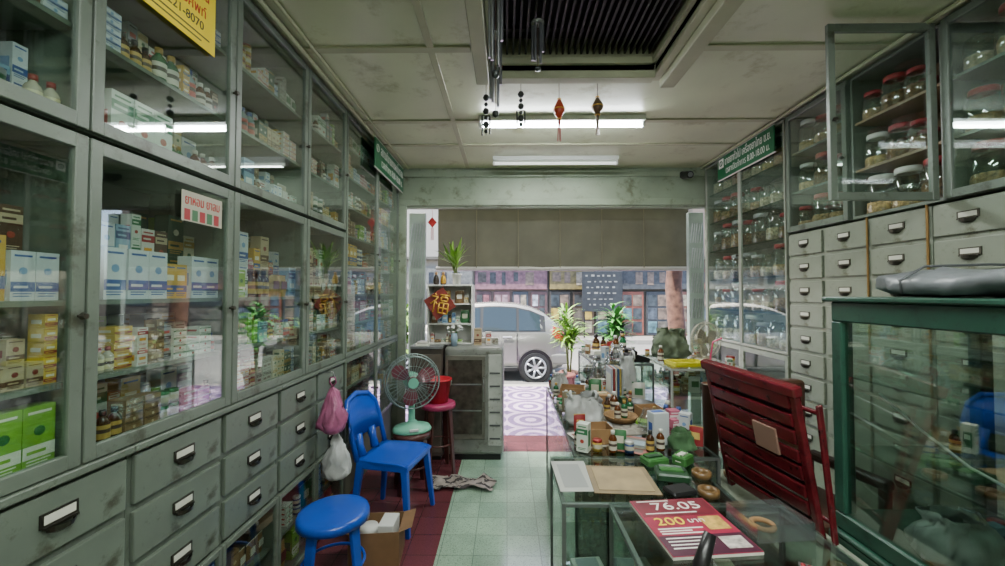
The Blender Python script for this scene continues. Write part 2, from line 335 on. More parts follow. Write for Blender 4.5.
def bottle_proto(i,big=1.0):
    k=(i,big)
    if k in bot: return bot[k]
    nm,c0,c1=BOT[i]; r=.018*big; h=.095*big
    lab=cm(('c0bba8','b04038','d0c8a0','c8c4b0','b89a50','4a7a5a')[i])
    o=MB().lathe([(0,0),(r*.92,0),(r,h*.04),(r,h*.62),(r*.8,h*.72),(r*.42,h*.8),(r*.4,h*.86),(0,h*.86)],14).lathe([(r*1.02,h*.12),(r*1.02,h*.55)],14,1).lathe([(r*1.03,h*.3),(r*1.03,h*.42)],14,2).build('medicine_bottle',[mat('bottle_'+c0,c0,.15),lab,cm('4a3a34')])
    MB().lathe([(0,h*.84),(r*.52,h*.84),(r*.52,h),(0,h)],12).build('cap',cm(c1),o)
    tag(o,nm,'bottle'); bot[k]=(Proto(o),nm,2*r+.003,2*r,h); return bot[k]
tins={}
TIN=[('red tin with gold lid','84241e','987a3a'),('green tin with silver lid','244f34','909292'),('blue tin with white lid','24406f','b8b8b2'),('yellow tin with red lid','a88c30','84221e'),('white tin with green lid','acaca4','2f6f45')]
def tin_proto(i,big=1.0):
    k=(i,big)
    if k in tins: return tins[k]
    nm,c0,c1=TIN[i]; r=.021*big; h=.05*big
    o=MB().lathe([(0,0),(r,0),(r,h*.82),(0,h*.82)],16).lathe([(r*1.012,h*.25),(r*1.012,h*.6)],16,1).build('medicine_tin',[cm(c0),cm('b0aa94')])
    MB().lathe([(r*1.03,h*.78),(r*1.03,h*.98),(r*.97,h),(0,h)],16).build('lid',mat('tinlid_'+c1,c1,.35,.4),o)
    tag(o,nm,'tin'); tins[k]=(Proto(o),nm,2*r+.004,2*r,h); return tins[k]
pks={}
PKT=[('green foil packet','35693f','c0bca8'),('red foil packet','8e282c','c8ac60'),('brown paper packet','7a5f40','c8c4b4'),('white herb packet','b7b5ac','3a6a45'),('gold foil packet','a0803a','6b2a22'),('clear dried herb packet','857a60','b0afa6')]
def packet_proto(i,big=1.0):
    k=(i,big)
    if k in pks: return pks[k]
    nm,c0,c1=PKT[i]; w=.06*big; h=.09*big; b=MB(); n=6
    vs=[]
    for s in (-1,1):
        for a in range(n+1):
            for c in range(n+1):
                u=a/n*2-1; v=c/n; t=.013*big*math.sqrt(max(0,1-u*u))*math.sin(PI*min(1,.12+v*.92))**.6 if 0<v<1 else (.010*big*(1-u*u) if v==0 else 0)
                vs.append((u*w/2,s*t,v*h))
    m=(n+1)**2; fs=[];
    for a in range(n):
        for c in range(n):
            q=a*(n+1)+c; fs.append((q,q+n+1,q+n+2,q+1)); fs.append((m+q,m+q+1,m+q+n+2,m+q+n+1))
    b.add(vs,fs,0,True).box(-w*.3,w*.3,-.0145*big,-.012*big,h*.35,h*.7,1).box(-w/2,w/2,-.001,.001,h*.93,h*1.0,1)
    o=b.build('herb_packet',[cm(c0),cm(c1)]); tag(o,nm,'packet'); pks[k]=(Proto(o),nm,w+.004,.03*big,h); return pks[k]
lyp={}
def lying_proto(i,big=1.0):
    k=(i,big)
    if k in lyp: return lyp[k]
    nm,c0,c1=PKT[i]; b=MB(); n=8; w=.085*big; l=.11*big; vs=[]
    for a in range(n+1):
        for c in range(n+1):
            u=a/n*2-1; v=c/n*2-1; vs.append((u*w/2,v*l/2,.001+.020*big*((1-u**4)*(1-v**4))**.6*(1+.35*noise.noise(Vector((u*2+i*5,v*2,big))))))
    b.add(vs,[(a*(n+1)+c,(a+1)*(n+1)+c,(a+1)*(n+1)+c+1,a*(n+1)+c+1) for a in range(n) for c in range(n)],0,True)
    b.add([(-w/2,-l/2,.0),(w/2,-l/2,.0),(w/2,l/2,.0),(-w/2,l/2,.0)],[(0,3,2,1)])
    z=.0235*big; b.box(-w*.26,w*.26,-l*.22,l*.2,z-.004,z,1).box(-w/2,w/2,l/2,l/2+.008,.0005,.0015,1)
    o=b.build('lying_packet',[cm(c0),cm(c1)]); tag(o,'lying '+nm,'packet'); lyp[k]=(Proto(o),'flat '+nm,w,l,z); return lyp[k]
jars={}
JAR=[('brown herb','red','7b5a3c','a8282a'),('tan root','red','aa8a62','98242c'),('dark seed','silver','5a4a3c','b0b2b0'),('brown bark','silver','9a7652','b0b2b0'),('pale slice','white','c8aa75','deded8'),('pale root','clear','b8a888','c8cec8')]
def jar_proto(i,big=1.0):
    k=(i,big)
    if k in jars: return jars[k]
    a,l,c0,c1=JAR[i]; nm='%s jar with %s lid'%(a,l)
    r=.05*big; h=.15*big
    o=MB().lathe([(0,0),(r*.9,0),(r,h*.05),(r,h*.7),(r*.85,h*.82),(r*.7,h*.86),(r*.7,h*.93)],18).build('glass_jar',jarg)
    f=[.45,.35,.38,.5,.3,.4][i]
    MB().lathe([(0,h*.03),(r*.9,h*.03),(r*.92,h*(f-.08)),(r*.85,h*f),(0,h*(f+.02))],14,0,(0,0,0),1,.04,R).build('contents',mat('jar_'+a,c0,.9,0,.5,60,.8),o)
    if l=='clear': MB().lathe([(r*.71,h*.86),(r*.78,h*.88),(r*.6,h*.95),(r*.2,h*.96),(r*.25,h*1.0),(0,h*1.02)],18).build('lid',jarg,o)
    else: MB().lathe([(r*.71,h*.86),(r*.78,h*.86),(r*.78,h*.98),(r*.74,h),(0,h)],18).build('lid',mat('lid_'+l,c1,.35,.6 if l=='silver' else 0),o)
    tag(o,nm,'jar'); jars[k]=(Proto(o),nm,2*r+.006,2*r,h*1.02); return jars[k]
ORD='first second third fourth fifth sixth seventh eighth ninth tenth eleventh twelfth thirteenth fourteenth fifteenth sixteenth seventeenth eighteenth nineteenth twentieth twenty-first twenty-second twenty-third twenty-fourth twenty-fifth twenty-sixth twenty-seventh twenty-eighth twenty-ninth thirtieth thirty-first thirty-second thirty-third thirty-fourth thirty-fifth thirty-sixth thirty-seventh thirty-eighth thirty-ninth fortieth'.split()
def oname(i): return ORD[i] if i<40 else ['forty','fifty','sixty','seventy','eighty','ninety'][min(5,(i+1)//10-4)]+'-'+ORD[i%10]
def put(g,loc,rz,label,group,force=False):
    if len(g)==6:
        if NC[0]>=CAP[0] and not force:
            SM.T=Matrix.Translation(loc)@Matrix.Rotation(rz,4,'Z'); carton_geo(SM,g[5][0],g[5][1],g[5][0]*3,True); SMn[0]+=1; return
        NC[0]+=1
    g[0].put(loc,rz,label,group)
def pick(mode,room):
    q=R.random()
    if mode=='jar': return jar_proto(R.choice((0,1,2,3,3,4,5,5,5)),R.choice((1.3,1.5,1.7)))
    if mode=='redjar': return jar_proto(R.choice((0,0,1,1,1,4,5)),R.choice((1.1,1.3,1.5)))
    if mode=='green': return carton_proto(R.choice((11,11,3,5,2,11)),R.choice(('l','x','x')))
    if mode=='gold': return carton_proto(R.choice((15,15,7,14,13,1)),R.choice(('l','l','x')))
    if mode=='small': 
        if q<.14: return bottle_proto(R.choice((0,0,1,3,4,4,2)),R.choice((.8,1)))
        if q<.24: return tin_proto(R.randrange(5),R.choice((.8,1)))
        return carton_proto(R.choice(WT),R.choice(('s','s','m','f','t','m')))
    if mode=='big':
        if q<.15: return packet_proto(R.randrange(6),R.choice((1.3,1.7)))
        if q<.25: return bottle_proto(R.choice((0,3,4,4)),1.4)
        return carton_proto(R.choice(WT+[15,15]),R.choice(('l','l','x','t')))
    if q<.20: return bottle_proto(R.choice((0,0,1,3,4,4,5,2)),R.choice((.8,1,1.3)))
    if q<.34: return tin_proto(R.randrange(5),R.choice((1,1.4)))
    if q<.5: return packet_proto(R.randrange(6),R.choice((1,1.4)))
    return carton_proto(R.choice(WT),R.choice(('s','m','t','x','f','l')))
def fill(side,ya,yb,z,room,cab,shelf,mode,off=.02,dens=1.0,back=True):
    y=yb-.022; n=0; S=1 if side=='L' else -1
    while True:
        g=pick(mode,room)
        if g[4]>room-.012:
            g=carton_proto(R.choice(WT),'s')
        nm,w,d,h=g[1:5]; run=R.choice((1,1,2,2,3)) if not 'jar' in nm else 1; done=False
        base=off+R.uniform(0,.015)*(0 if 'jar' in mode else 1)
        for k in range(run):
            if y-w<ya+.022: done=True; break
            o_=base+d/2+R.uniform(0,.008)
            lv=1
            if len(g)==6 or 'tin' in nm: lv=max(1,min(int((room-.012)/(h+.0008)),R.choice((2,3,4,5)) if h<.045 else (R.choice((1,2,2,3)) if h<.08 else 1)))
            for q in range(lv):
                if lv==1: lab='%s, %s from doorway, %s shelf, %s'%(nm,oname(n),shelf,cab)
                else: lab='%s, %s in %s stack from doorway, %s shelf, %s'%(nm,('bottom','second','third','fourth','fifth')[q],oname(n),shelf,cab)
                put(g,(XL-o_ if side=='L' else XR+o_,y-w/2,z+.0006+q*(h+.0008)),PI/2*S+R.uniform(-.03,.03),lab,'goods in the '+cab)
            y-=w+.002; n+=1
        if done: break
        if R.random()>dens: y-=R.uniform(.02,.05)
    if back and 'jar' not in mode:
        for off2,zz in ((.125,0),(.20,0)):
            y=yb-.03
            while y>ya+.11:
                pi=R.choice(WT); sz=R.choice([s for s in ('m','t','x','l','l','x') if SZ[s][2]<room-.012]); w,d,h=SZ[sz]
                for q in range(min(3,int((room-.012)/(h+.001)))):
                    SM.T=Matrix.Translation((XL-(off2+d/2) if side=='L' else XR+off2+d/2,y-w/2,z+.0006+q*(h+.0008)))@Matrix.Rotation(PI/2*S,4,'Z'); carton_geo(SM,pi,sz,pi*3,off2<.15); SMn[0]+=1
                y-=w+.004
    elif back:
        y=yb-.03; k=0
        while y>ya+.14:
            g=jar_proto(R.choice((1,2,3,5) if mode=='jar' else (0,1,1,4)),1.15); g[0].put((XR+.255,y-g[2]/2,z+.0006),0,'%s, back row, %s from doorway, %s shelf, %s'%(g[1],oname(k),shelf,cab),'goods in the '+cab); y-=g[2]+.004; k+=1
SH=['bottom','middle','top']
for ya,yb,n in LW:
    cab=n+' left cabinet'
    for i,z in enumerate(MIDS): fill('L',ya,yb,z,[.19,.2,.38][i],cab,SH[i],('green' if i==0 and n=='nearest' else ['small','small','gold' if n in('nearest','second') else 'big'][i]))
    cab=n+' overhead cabinet'
    for i,z in enumerate(UPS): fill('L',ya,yb,z,.25,cab,SH[i],['mix','mix','mix'][i],dens=.8)
for i,z in enumerate(L5M): fill('L',2.865,4.255,z,.2,'doorway display',oname(i),'mix' if i%2 else 'small')
for i,z in enumerate(L5): fill('L',2.865,4.255,z,.2,'low doorway case',SH[i],'mix')
for (ya,yb),n in zip(((.94,1.24),(1.24,2.05),(2.05,2.86)),('near low','middle low','rear low')):
    for i,z in enumerate((.048,.27)): fill('L',ya,yb,z,.2,n+' case',SH[i],'big' if i==0 else 'mix',dens=.5,back=False)
for i,z in enumerate(R0Z): fill('R',3.035,4.25,z,.275,'right jar cabinet',oname(i),'jar',off=.005,back=False)
for (ya,yb,cab) in ((2.485,3.03,'first overhead'),(1.95,2.48,'open overhead'),(1.35,1.945,'last overhead')):
    for i,z in enumerate(RU): fill('R',ya,yb,z,.26,cab,SH[i],'redjar',off=.012)
CAP[0]=262
# ---------------------------------------------------------------- signs and posters
def sign(side,y0,y1,z0,z1,l1,l2,label,out=.04,sq=False):
    X=XL+out if side=='L' else XR-out; s=1 if side=='L' else -1; w=y1-y0
    t=thing('hanging_sign',label,'sign',(X,(y0+y1)/2,(z0+z1)/2),PI/2*s)
    MB().box(-w/2,w/2,-.006,.006,-(z1-z0)/2,(z1-z0)/2).build('board',signg,t,.002)
    MB().box(-w/2-.006,w/2+.006,-.004,.008,(z1-z0)/2,(z1-z0)/2+.008).box(-w/2-.006,w/2+.006,-.004,.008,-(z1-z0)/2-.008,-(z1-z0)/2).build('frame',mat('sign_edge','c8c8bc',.5),t)
    h=z1-z0
    text(l1,h*.46,whiteink,t,(w*.06,-.0075,h*.2),(PI/2,0,0),w=w*.80)
    text(l2,h*.38,whiteink,t,(w*.06,-.0075,-h*.22),(PI/2,0,0),w=w*.76)
    if sq: MB().box(-w*.47,-w*.37,-.0075,-.006,h*.0,h*.42).build('emblem',whiteink,t); MB().ring((-w*.42,-.0082,h*.21),h*.11,.004,'y',16).box(-w*.424,-w*.416,-.0085,-.0076,h*.12,h*.30).build('emblem_mark',signg,t)
    else: MB().ring((-w*.43,-.007,h*.2),h*.13,.003,'y',16).box(-w*.435,-w*.425,-.0075,-.006,h*.12,h*.28).build('emblem',whiteink,t)
    return t
sign('R',3.12,3.95,2.655,2.865,'ขายยาทั่วไป เครื่องยาไทย ข.ย.','เวลาเปิดทำการ 8.00-18.00 น.','green board with white writing at top of the right jar cabinet',sq=True)
sign('L',3.32,4.22,2.62,2.865,'สถานที่ขายยาแผนโบราณ','เวลาทำการ 8.00-18.00 น.','green board with white writing at top of the left doorway display',out=.07)
t=thing('poster','yellow poster with red lettering stuck on overhead glass door','poster',(XL+.0245,1.375,2.62),PI/2)
MB().box(-.17,.17,-.001,.001,-.14,.14).build('sheet',yellow,t)
text('ยาแผนโบราณ',.075,redink,t,(0,-.0016,.07),(PI/2,0,0),w=.27); text('เบอร์โทรศัพท์',.055,redink,t,(0,-.0016,-.005),(PI/2,0,0),w=.24); text('02-221-8070',.045,mat('dark_print','3c3c38',.6),t,(0,-.0016,-.06),(PI/2,0,0),w=.22)
MB().box(-.14,.14,-.0018,-.001,-.10,-.095).build('print_line',_m['dark_print'],t); MB().box(-.14,.10,-.0018,-.001,-.12,-.115).build('print_line',_m['dark_print'],t)
t=thing('poster','small white and red notice on upper corner of second left cabinet','poster',(XL+.0245,1.50,1.865),PI/2)
MB().box(-.10,.10,-.001,.001,-.055,.055).build('sheet',mat('aged_paper','a8a492',.6),t); text('ยาหอม ยาลม',.05,redink,t,(0,-.0016,.022),(PI/2,0,0),w=.17)
b=MB()
for i in range(5): b.box(-.088+i*.036,-.088+i*.036+.026,-.0016,-.001,-.05,-.010,i%2)
b.build('picture_band',[cm('9c262b'),cm('3a6a45')],t)
# ---------------------------------------------------------------- lights
tubem=mat('tube_glow','f4f8ff',.4,em=90)
def fixture(x,y,z,l,ems,label,rz=0,tm=None):
    t=thing('fluorescent_light',label,'ceiling light',(x,y,z),rz)
    MB().prism([(-l/2,0),(-l/2,-.03),(-l/2+.01,-.04),(l/2-.01,-.04),(l/2,-.03),(l/2,0)],-.045,.045).build('housing',mat('fixture_white','c8ccc4',.4),t,.003)
    MB().cyl((-l/2+.02,0,-.062),(l/2-.02,0,-.062),.014,None,14).build('tube',tm or tubem,t)
    MB().box(-l/2,-l/2+.02,-.018,.018,-.08,-.04).build('lamp_holder',white,t,.003); MB().box(l/2-.02,l/2,-.018,.018,-.08,-.04).build('lamp_holder',white,t,.003)
    la=bpy.data.lights.new('tube_light','AREA'); la.shape='RECTANGLE'; la.size=l-.1; la.size_y=.05; la.energy=ems; la.color=(.95,1,.92)
    lo=bpy.data.objects.new('tube_light',la); C.objects.link(lo); lo.parent=t; lo.location=(0,0,-.085)
    return t
fixture(.42,3.05,HC,1.27,36,'lit fluorescent batten on the ceiling beyond the hanging ornaments')
fixture(.48,3.95,HC,1.24,5,'dim fluorescent batten close to the doorway beam',tm=mat('tube_dim','dfe6dd',.4,em=1.2))
fixture(.4,.45,HC,1.27,42,'added fill light shaped as a fluorescent batten, out of view above the camera')  # unseen batten added to brighten the interior and cabinet goods
fixture(.4,-.7,HC,1.27,20,'added fill light shaped as a fluorescent batten, unseen behind the camera')  # another unseen batten, added as fill from behind the camera
# ---------------------------------------------------------------- hanging ornaments
darko=mat('ornament_dark','2f3330',.4,.4)
def ornament(kind,x,y,ztop,zbot,label,bm=None):
    t=thing('hanging_ornament' if kind!='chime' else 'wind_chime',label,'ornament',(x,y,ztop),0,'ornaments hanging below the ceiling opening'); L=ztop-zbot
    MB().cyl((0,0,0),(0,0,-L*.97),.0018,None,6).build('string',mat('string','4a3a30',.7),t)
    if kind=='bead':
        for k in range(6):
            zc=-L*(.25+.13*k); r=.014 if k%2 else .022
            MB().lathe([(0,zc+r),(r*.7,zc+r*.7),(r,zc),(r*.7,zc-r*.7),(0,zc-r)],10).build('bead',darko,t)
        MB().cyl((-.025,0,-L*.6),(-.025,0,-L*.98),.005).cyl((.025,0,-L*.6),(.025,0,-L*.95),.005).cyl((-.027,0,-L*.6),(.027,0,-L*.6),.003).build('pendant',darko,t)
    elif kind=='lantern':
        MB().lathe([(0,-L*.28),(.012,-L*.3),(.034,-L*.42),(.036,-L*.5),(.012,-L*.6),(0,-L*.61)],12).build('lantern_body',bm or mat('lantern_red','a8381c',.4),t)
        for zz,rr in ((.28,.012),(.46,.037),(.62,.013)): MB().ring((0,0,-L*zz),rr,.0035).build('gold_ring',gold,t)
        b=MB()
        for k in range(8): a=k*PI/4; b.cyl((math.cos(a)*.006,math.sin(a)*.006,-L*.63),(math.cos(a)*.012,math.sin(a)*.012,-L),.0018,None,5)
        b.build('tassel',mat('tassel','8e2a22',.7) if not bm else bm,t)
    else:
        MB().lathe([(0,-L*.12),(.034,-L*.13),(.036,-L*.15),(0,-L*.16)],14).build('disc',metal,t)
        for k in range(6):
            a=k*2*PI/6; x1,y1=math.cos(a)*.027,math.sin(a)*.027
            MB().cyl((x1,y1,-L*.15),(x1,y1,-L*.2),.0008,None,4).cyl((x1,y1,-L*.2),(x1,y1,-L*(.66+.05*k)),.0075,None,8).build('chime_tube',metal,t)
        MB().lathe([(0,-L*.92),(.018,-L*.94),(.016,-L*.98),(0,-L)],10).build('striker',darko,t)
ZG=HC+.099
ornament('chime',-.05,1.75,ZG,2.50,'long silver tubular wind chime hanging at left edge of ceiling opening')
ornament('chime',-.06,2.1,ZG,2.48,'second silver wind chime behind the longest one')
ornament('bead',-.135,2.56,HC,2.56,'dark beaded hanging charm left of the other ornaments')
ornament('bead',.09,2.54,HC,2.60,'dark hanging charm between the wind chime and red lantern')
ornament('lantern',.335,2.54,HC,2.52,'red and gold lantern charm with long tassel')
ornament('lantern',.58,2.54,HC,2.56,'rightmost small dark brass charm with short tassel',mat('brass_dark','5e4a34',.4,.4))
ornament('chime',.16,2.05,ZG,2.70,'short dark chime hanging inside the ceiling recess')
# ---------------------------------------------------------------- roll blind and front
t=thing('roll_up_blind','dark olive canvas roll-down blind hanging outside the doorway','blind',(.65,4.62,1.84))
b=MB(); n=24
for i in range(n+1):
    x=-1.45+2.9*i/n
    for j in range(5): b.v.append((x,.012*math.sin(i*1.1)+.01*math.sin(j*1.7+i*.4),.70*j/4))
for i in range(n):
    for j in range(4): a=i*5+j; b.f.append([a,a+5,a+6,a+1]); b.m.append(0); b.s.append(True)
cv=mat('canvas_olive','45463c',.8,0,.3,3,.3)
nt=cv.node_tree; tl=nt.nodes.new('ShaderNodeBsdfTranslucent'); tl.inputs[0].default_value=hx('54523c'); mxs=nt.nodes.new('ShaderNodeMixShader'); mxs.inputs[0].default_value=.12
nt.links.new(nt.nodes['Principled BSDF'].outputs[0],mxs.inputs[1]); nt.links.new(tl.outputs[0],mxs.inputs[2]); nt.links.new(mxs.outputs[0],nt.nodes['Material Output'].inputs[0])
b.build('canvas',cv,t)
for x in (-1.0,-.52,-.04,.44,.92): MB().box(x-.005,x+.005,-.032,-.026,.0,.70).build('seam',mat('canvas_seam','5d5a48',.8),t)
MB().cyl((-1.47,0,-.01),(1.47,0,-.01),.025).build('bottom_roll',mat('bottom_bar','9c9a90',.5),t)
MB().cyl((-1.47,0,.72),(1.47,0,.72),.03).build('top_roll',grey,t)
def gate(x0,x1,label):
    t=thing('folding_gate',label,'gate',((x0+x1)/2,4.5,0),0,'folding shutters at the doorway'); w=x1-x0
    n=6
    for i in range(n):
        x=-w/2+w*(i+.5)/n; MB().box(x-.018,x+.018,-.03,.03,.02,2.45).build('upright',mat('gate_paint','8f9c92',.5,.1,.15,5),t,.004)
    b=MB()
    for i in range(n-1):
        for k in range(8):
            x=-w/2+w*(i+.5)/n; z=.15+k*.28; b.cyl((x,-.035,z),(x+w/n,-.035,z+.22),.005,None,6)
    b.build('lattice',metal,t)
    MB().box(-w/2,w/2,-.035,.035,0,.02).build('bottom_track',metal,t)
gate(-1.10,-.92,'folded pale metal shutter on left side of doorway')
gate(2.03,2.19,'folded pale metal shutter on right side of doorway')
t=thing('security_camera','small black camera high on the right doorway beam','camera',(1.88,4.2745,2.81)); t.scale=(1.5,1.5,1.5)
MB().box(-.02,.02,-.03,0,-.02,.02).build('bracket',black,t,.003); MB().cyl((0,-.03,-.01),(0,-.12,-.03),.028,.025,14).build('housing',black,t); MB().cyl((0,-.12,-.03),(0,-.124,-.031),.016,None,12).build('lens',grey,t)
# ---------------------------------------------------------------- outside
pav=tiles('pavement_purple','5c4270','4c365f','3f3050',.3,.1,.6,30,.006,None,('a08ca4',.6))
struct('ground_sidewalk',MB().box(-8,10,4.4,6.9,-.2,-.05),pav)
struct('ground_kerb',MB().box(-8,10,6.9,7.05,-.2,-.05),mat('kerb','98948a',.7))
struct('ground_road',MB().box(-20,22,7.05,13.2,-.3,-.14),mat('asphalt','76746f',.85,0,.1,10))
struct('ground_far_sidewalk',MB().box(-20,22,13.2,14.5,-.3,0),mat('far_paving','8a857c',.8,0,.1,10))
def car(label,loc):
    t=thing('car',label,'car',loc)
    S=[(0,.42,.78,.82,.55,.52),(-.03,.34,.84,.90,.66,.58),(-.10,.26,.92,1.02,.75,.60),(-.25,.22,.95,1.17,.80,.60),(-.45,.2,.95,1.31,.83,.60),(-.7,.2,.94,1.41,.84,.60),(-1.0,.2,.93,1.475,.84,.60),(-1.4,.2,.92,1.50,.84,.60),(-1.8,.2,.91,1.48,.84,.60),(-2.1,.2,.90,1.42,.84,.61),(-2.4,.2,.90,1.29,.84,.63),(-2.7,.2,.90,1.10,.84,.68),(-2.95,.2,.90,.97,.83,.72),(-3.3,.22,.85,.90,.82,.72),(-3.7,.28,.70,.76,.74,.66),(-3.85,.36,.58,.62,.60,.56)]
    b=MB(); vs=[]
    for x,zb,zl,zt,hw,ht in S:
        r=[(-hw*.9,zb),(-hw+.015,zb+.12),(-hw+.03,zb+.16+.04),(-hw-.02,(zb+zl)/2+.12),(-hw+.01,zl-.06),(-hw+.03,zl),(-ht,zt-.03),(-ht*.7,zt)]
        r=r+[(-y,z) for y,z in r[::-1]]
        vs+=[(x,y,z) for y,z in r]
    k=16; fs=[]
    for i in range(len(S)-1):
        for j in range(k): fs.append((i*k+j,i*k+(j+1)%k,(i+1)*k+(j+1)%k,(i+1)*k+j))
    fs+=[tuple(range(k)),tuple(range((len(S)-1)*k,len(S)*k))[::-1]]
    b.add(vs,fs,0,True); b.build('body',mat('car_silver','8e8d86',.22,.55),t)
    def yat(x,z):
        for i in range(len(S)-1):
            if S[i+1][0]<=x<=S[i][0]:
                f=(x-S[i][0])/(S[i+1][0]-S[i][0]); a=[S[i][q]*(1-f)+S[i+1][q]*f for q in range(6)]
                g=max(0,min(1,(z-a[2])/(a[3]-.03-a[2]+1e-6))); return -((a[4]-.03)*(1-g)+a[5]*g)
        return -.8
    dg=mat('car_glass','14181b',.06); tr=mat('car_trim','0f1011',.5)
    def strip(pts,off,m,nm):
        lo=[p for p in pts if p[2]==0]; 
        n_=len(pts)//2; vs=[]
        for i in range(n_):
            x,za,zb=pts[i]; vs+= [(x,yat(x,za)-off,za),(x,yat(x,(za+zb)/2)-off,(za+zb)/2),(x,yat(x,zb)-off,zb)]
        MB().add(vs,[(3*i+q,3*i+q+1,3*i+q+4,3*i+q+3) for i in range(n_-1) for q in (0,1)],0,True).build(nm,m,t)
    def win(x0,x1,zl,margin,off,m,nm):
        vs=[];n_=8
        for i in range(n_+1):
            x=x0+(x1-x0)*i/n_
            zt=0
            for j in range(len(S)-1):
                if S[j+1][0]<=x<=S[j][0]: f=(x-S[j][0])/(S[j+1][0]-S[j][0]); zt=S[j][3]*(1-f)+S[j+1][3]*f
            zt=max(zl+.005,zt-margin)
            for q in range(4): z=zl+(zt-zl)*q/3; vs.append((x,yat(x,z)-off,z))
        MB().add(vs,[(4*i+q,4*i+q+1,4*i+q+5,4*i+q+4) for i in range(n_) for q in range(3)],0,True).build(nm,m,t)
    win(-.42,-2.72,.945,.06,.008,tr,'window_surround')
    g2_=mat('car_glass2','2a3438',.05)
    win(-.52,-.93,.97,.085,.016,g2_,'side_window'); win(-.98,-1.62,.97,.085,.016,g2_,'side_window'); win(-1.68,-2.6,.97,.085,.016,g2_,'side_window')
    MB().add([(-.12,-.56,.99),(-.12,.56,.99),(-.42,.50,1.27),(-.42,-.50,1.27)],[(0,1,2,3)]).build('rear_window',dg,t).location=(.06,0,.05)
    MB().add([(-2.16,-.5,1.39),(-2.16,.5,1.39),(-2.78,.62,1.06),(-2.78,-.62,1.06)],[(0,1,2,3)]).build('windscreen',dg,t).location=(-.03,0,.04)
    MB().prism([(-.04,.76),(-.22,.80),(-.30,.90),(-.26,1.06),(-.16,1.02),(-.07,.92)],-.835,-.62).build('tail_light',mat('tail_red','9a1a20',.2),t,.01)
    MB().box(-.33,.03,-.80,.80,.32,.52).build('rear_bumper',mat('bumper','7f7f7a',.35,.4),t,.05,seg=3)
    MB().box(-2.8,-.95,-.845,-.80,.20,.28).build('sill',tr,t,.01)
    for x in (-.62,-3.12):
        MB().cyl((x,-.862,.29),(x,-.80,.29),.325,None,28).build('wheel_arch',black,t)
        W=MB().cyl((x,-.90,.275),(x,-.72,.275),.275,None,28).build('wheel',mat('tyre','1c1c1d',.8),t,.02)
        r=MB().cyl((x,-.908,.275),(x,-.895,.275),.055,None,16)
        for q in range(7):
            a=q*2*PI/7; ca,sa=math.cos(a),math.sin(a); r.tube([(x+ca*.05,-.905,.275+sa*.05),(x+ca*.19,-.905,.275+sa*.19)],.021,6)
        r.ring((x,-.903,.275),.19,.018,'y',28); r.build('rim',mat('rim','c4c6c8',.3,.8),W)
        MB().cyl((x,-.72,.30),(x,.86,.30),.05).build('axle',black,t); 
        MB().cyl((x,.72,.275),(x,.90,.275),.275,None,24).build('wheel',mat('tyre'),t,.02)
    for x in (-1.15,-1.9): MB().box(x-.09,x+.09,-.88,-.84,.83,.86).build('door_handle',mat('rim'),t,.006)
    for x,za,zb in ((-.97,.35,.93),(-1.65,.3,.93),(-2.62,.5,.88)): MB().box(x-.005,x+.005,-.866,-.80,za,zb).build('door_seam',black,t)
    MB().lathe([(0,0),(.07,.02),(.09,.06),(.06,.11),(0,.12)],12,0,(-2.45,-.93,.95),.7).build('side_mirror',mat('car_silver'),t)
car('silver-beige hatchback parked at the kerb outside the doorway',(1.16,8.5,-.14))
def stool(name,label,x,y,m,h=.45,r=.165,group=None,z=0,rz=.4,lm=None):
    t=thing(name,label,'stool',(x,y,z),rz,group); lm=lm or m
    MB().lathe([(0,h-.004),(r*.25,h-.006),(r*.85,h),(r*.97,h-.006),(r,h-.02),(r,h-.045),(r*.96,h-.045),(r*.94,h-.02),(0,h-.02)],28).build('seat',m,t)
    for k in range(4):
        a=PI/4+k*PI/2; b=MB()
        b.T=Matrix.Rotation(a,4,'Z'); r0=r*.75; r1=r*1.05
        b.add([(r0-.012,-.028,h-.025),(r0+.008,-.028,h-.025),(r0+.008,.028,h-.025),(r0-.012,.028,h-.025),(r1-.014,-.018,0),(r1+.006,-.018,0),(r1+.006,.018,0),(r1-.014,.018,0)],[(0,1,2,3),(7,6,5,4),(0,4,5,1),(1,5,6,2),(2,6,7,3),(3,7,4,0)])
        b.build('leg',lm,t,.004,seg=2)
    MB().ring((0,0,h*.42),r*.86,.008,'z',28).build('ring_brace',lm,t)
    return t
stool('wooden_stool','small brown wooden stool on the sidewalk just outside the doorway',.84,5.9,mat('stool_wood','5e3026',.6,0,.2,10),.42,.17,z=-.05)
def leafblade(b,base,direc,length,width,droop,mi=0,n=6):
    d=Vector(direc).normalized(); side=d.cross(Vector((0,0,1))); side=side.normalized() if side.length>.01 else Vector((1,0,0)); p=Vector(base); vs=[]
    for i in range(n+1):
        f=i/n; w=width*math.sin(PI*min(.97,f*.85+.12)); vs+= [p-side*w/2,p+side*w/2]
        p=p+d*(length/n); d=(d+Vector((0,0,-droop/n))).normalized()
    b.add(vs,[(2*i,2*i+1,2*i+3,2*i+2) for i in range(n)],mi,True)
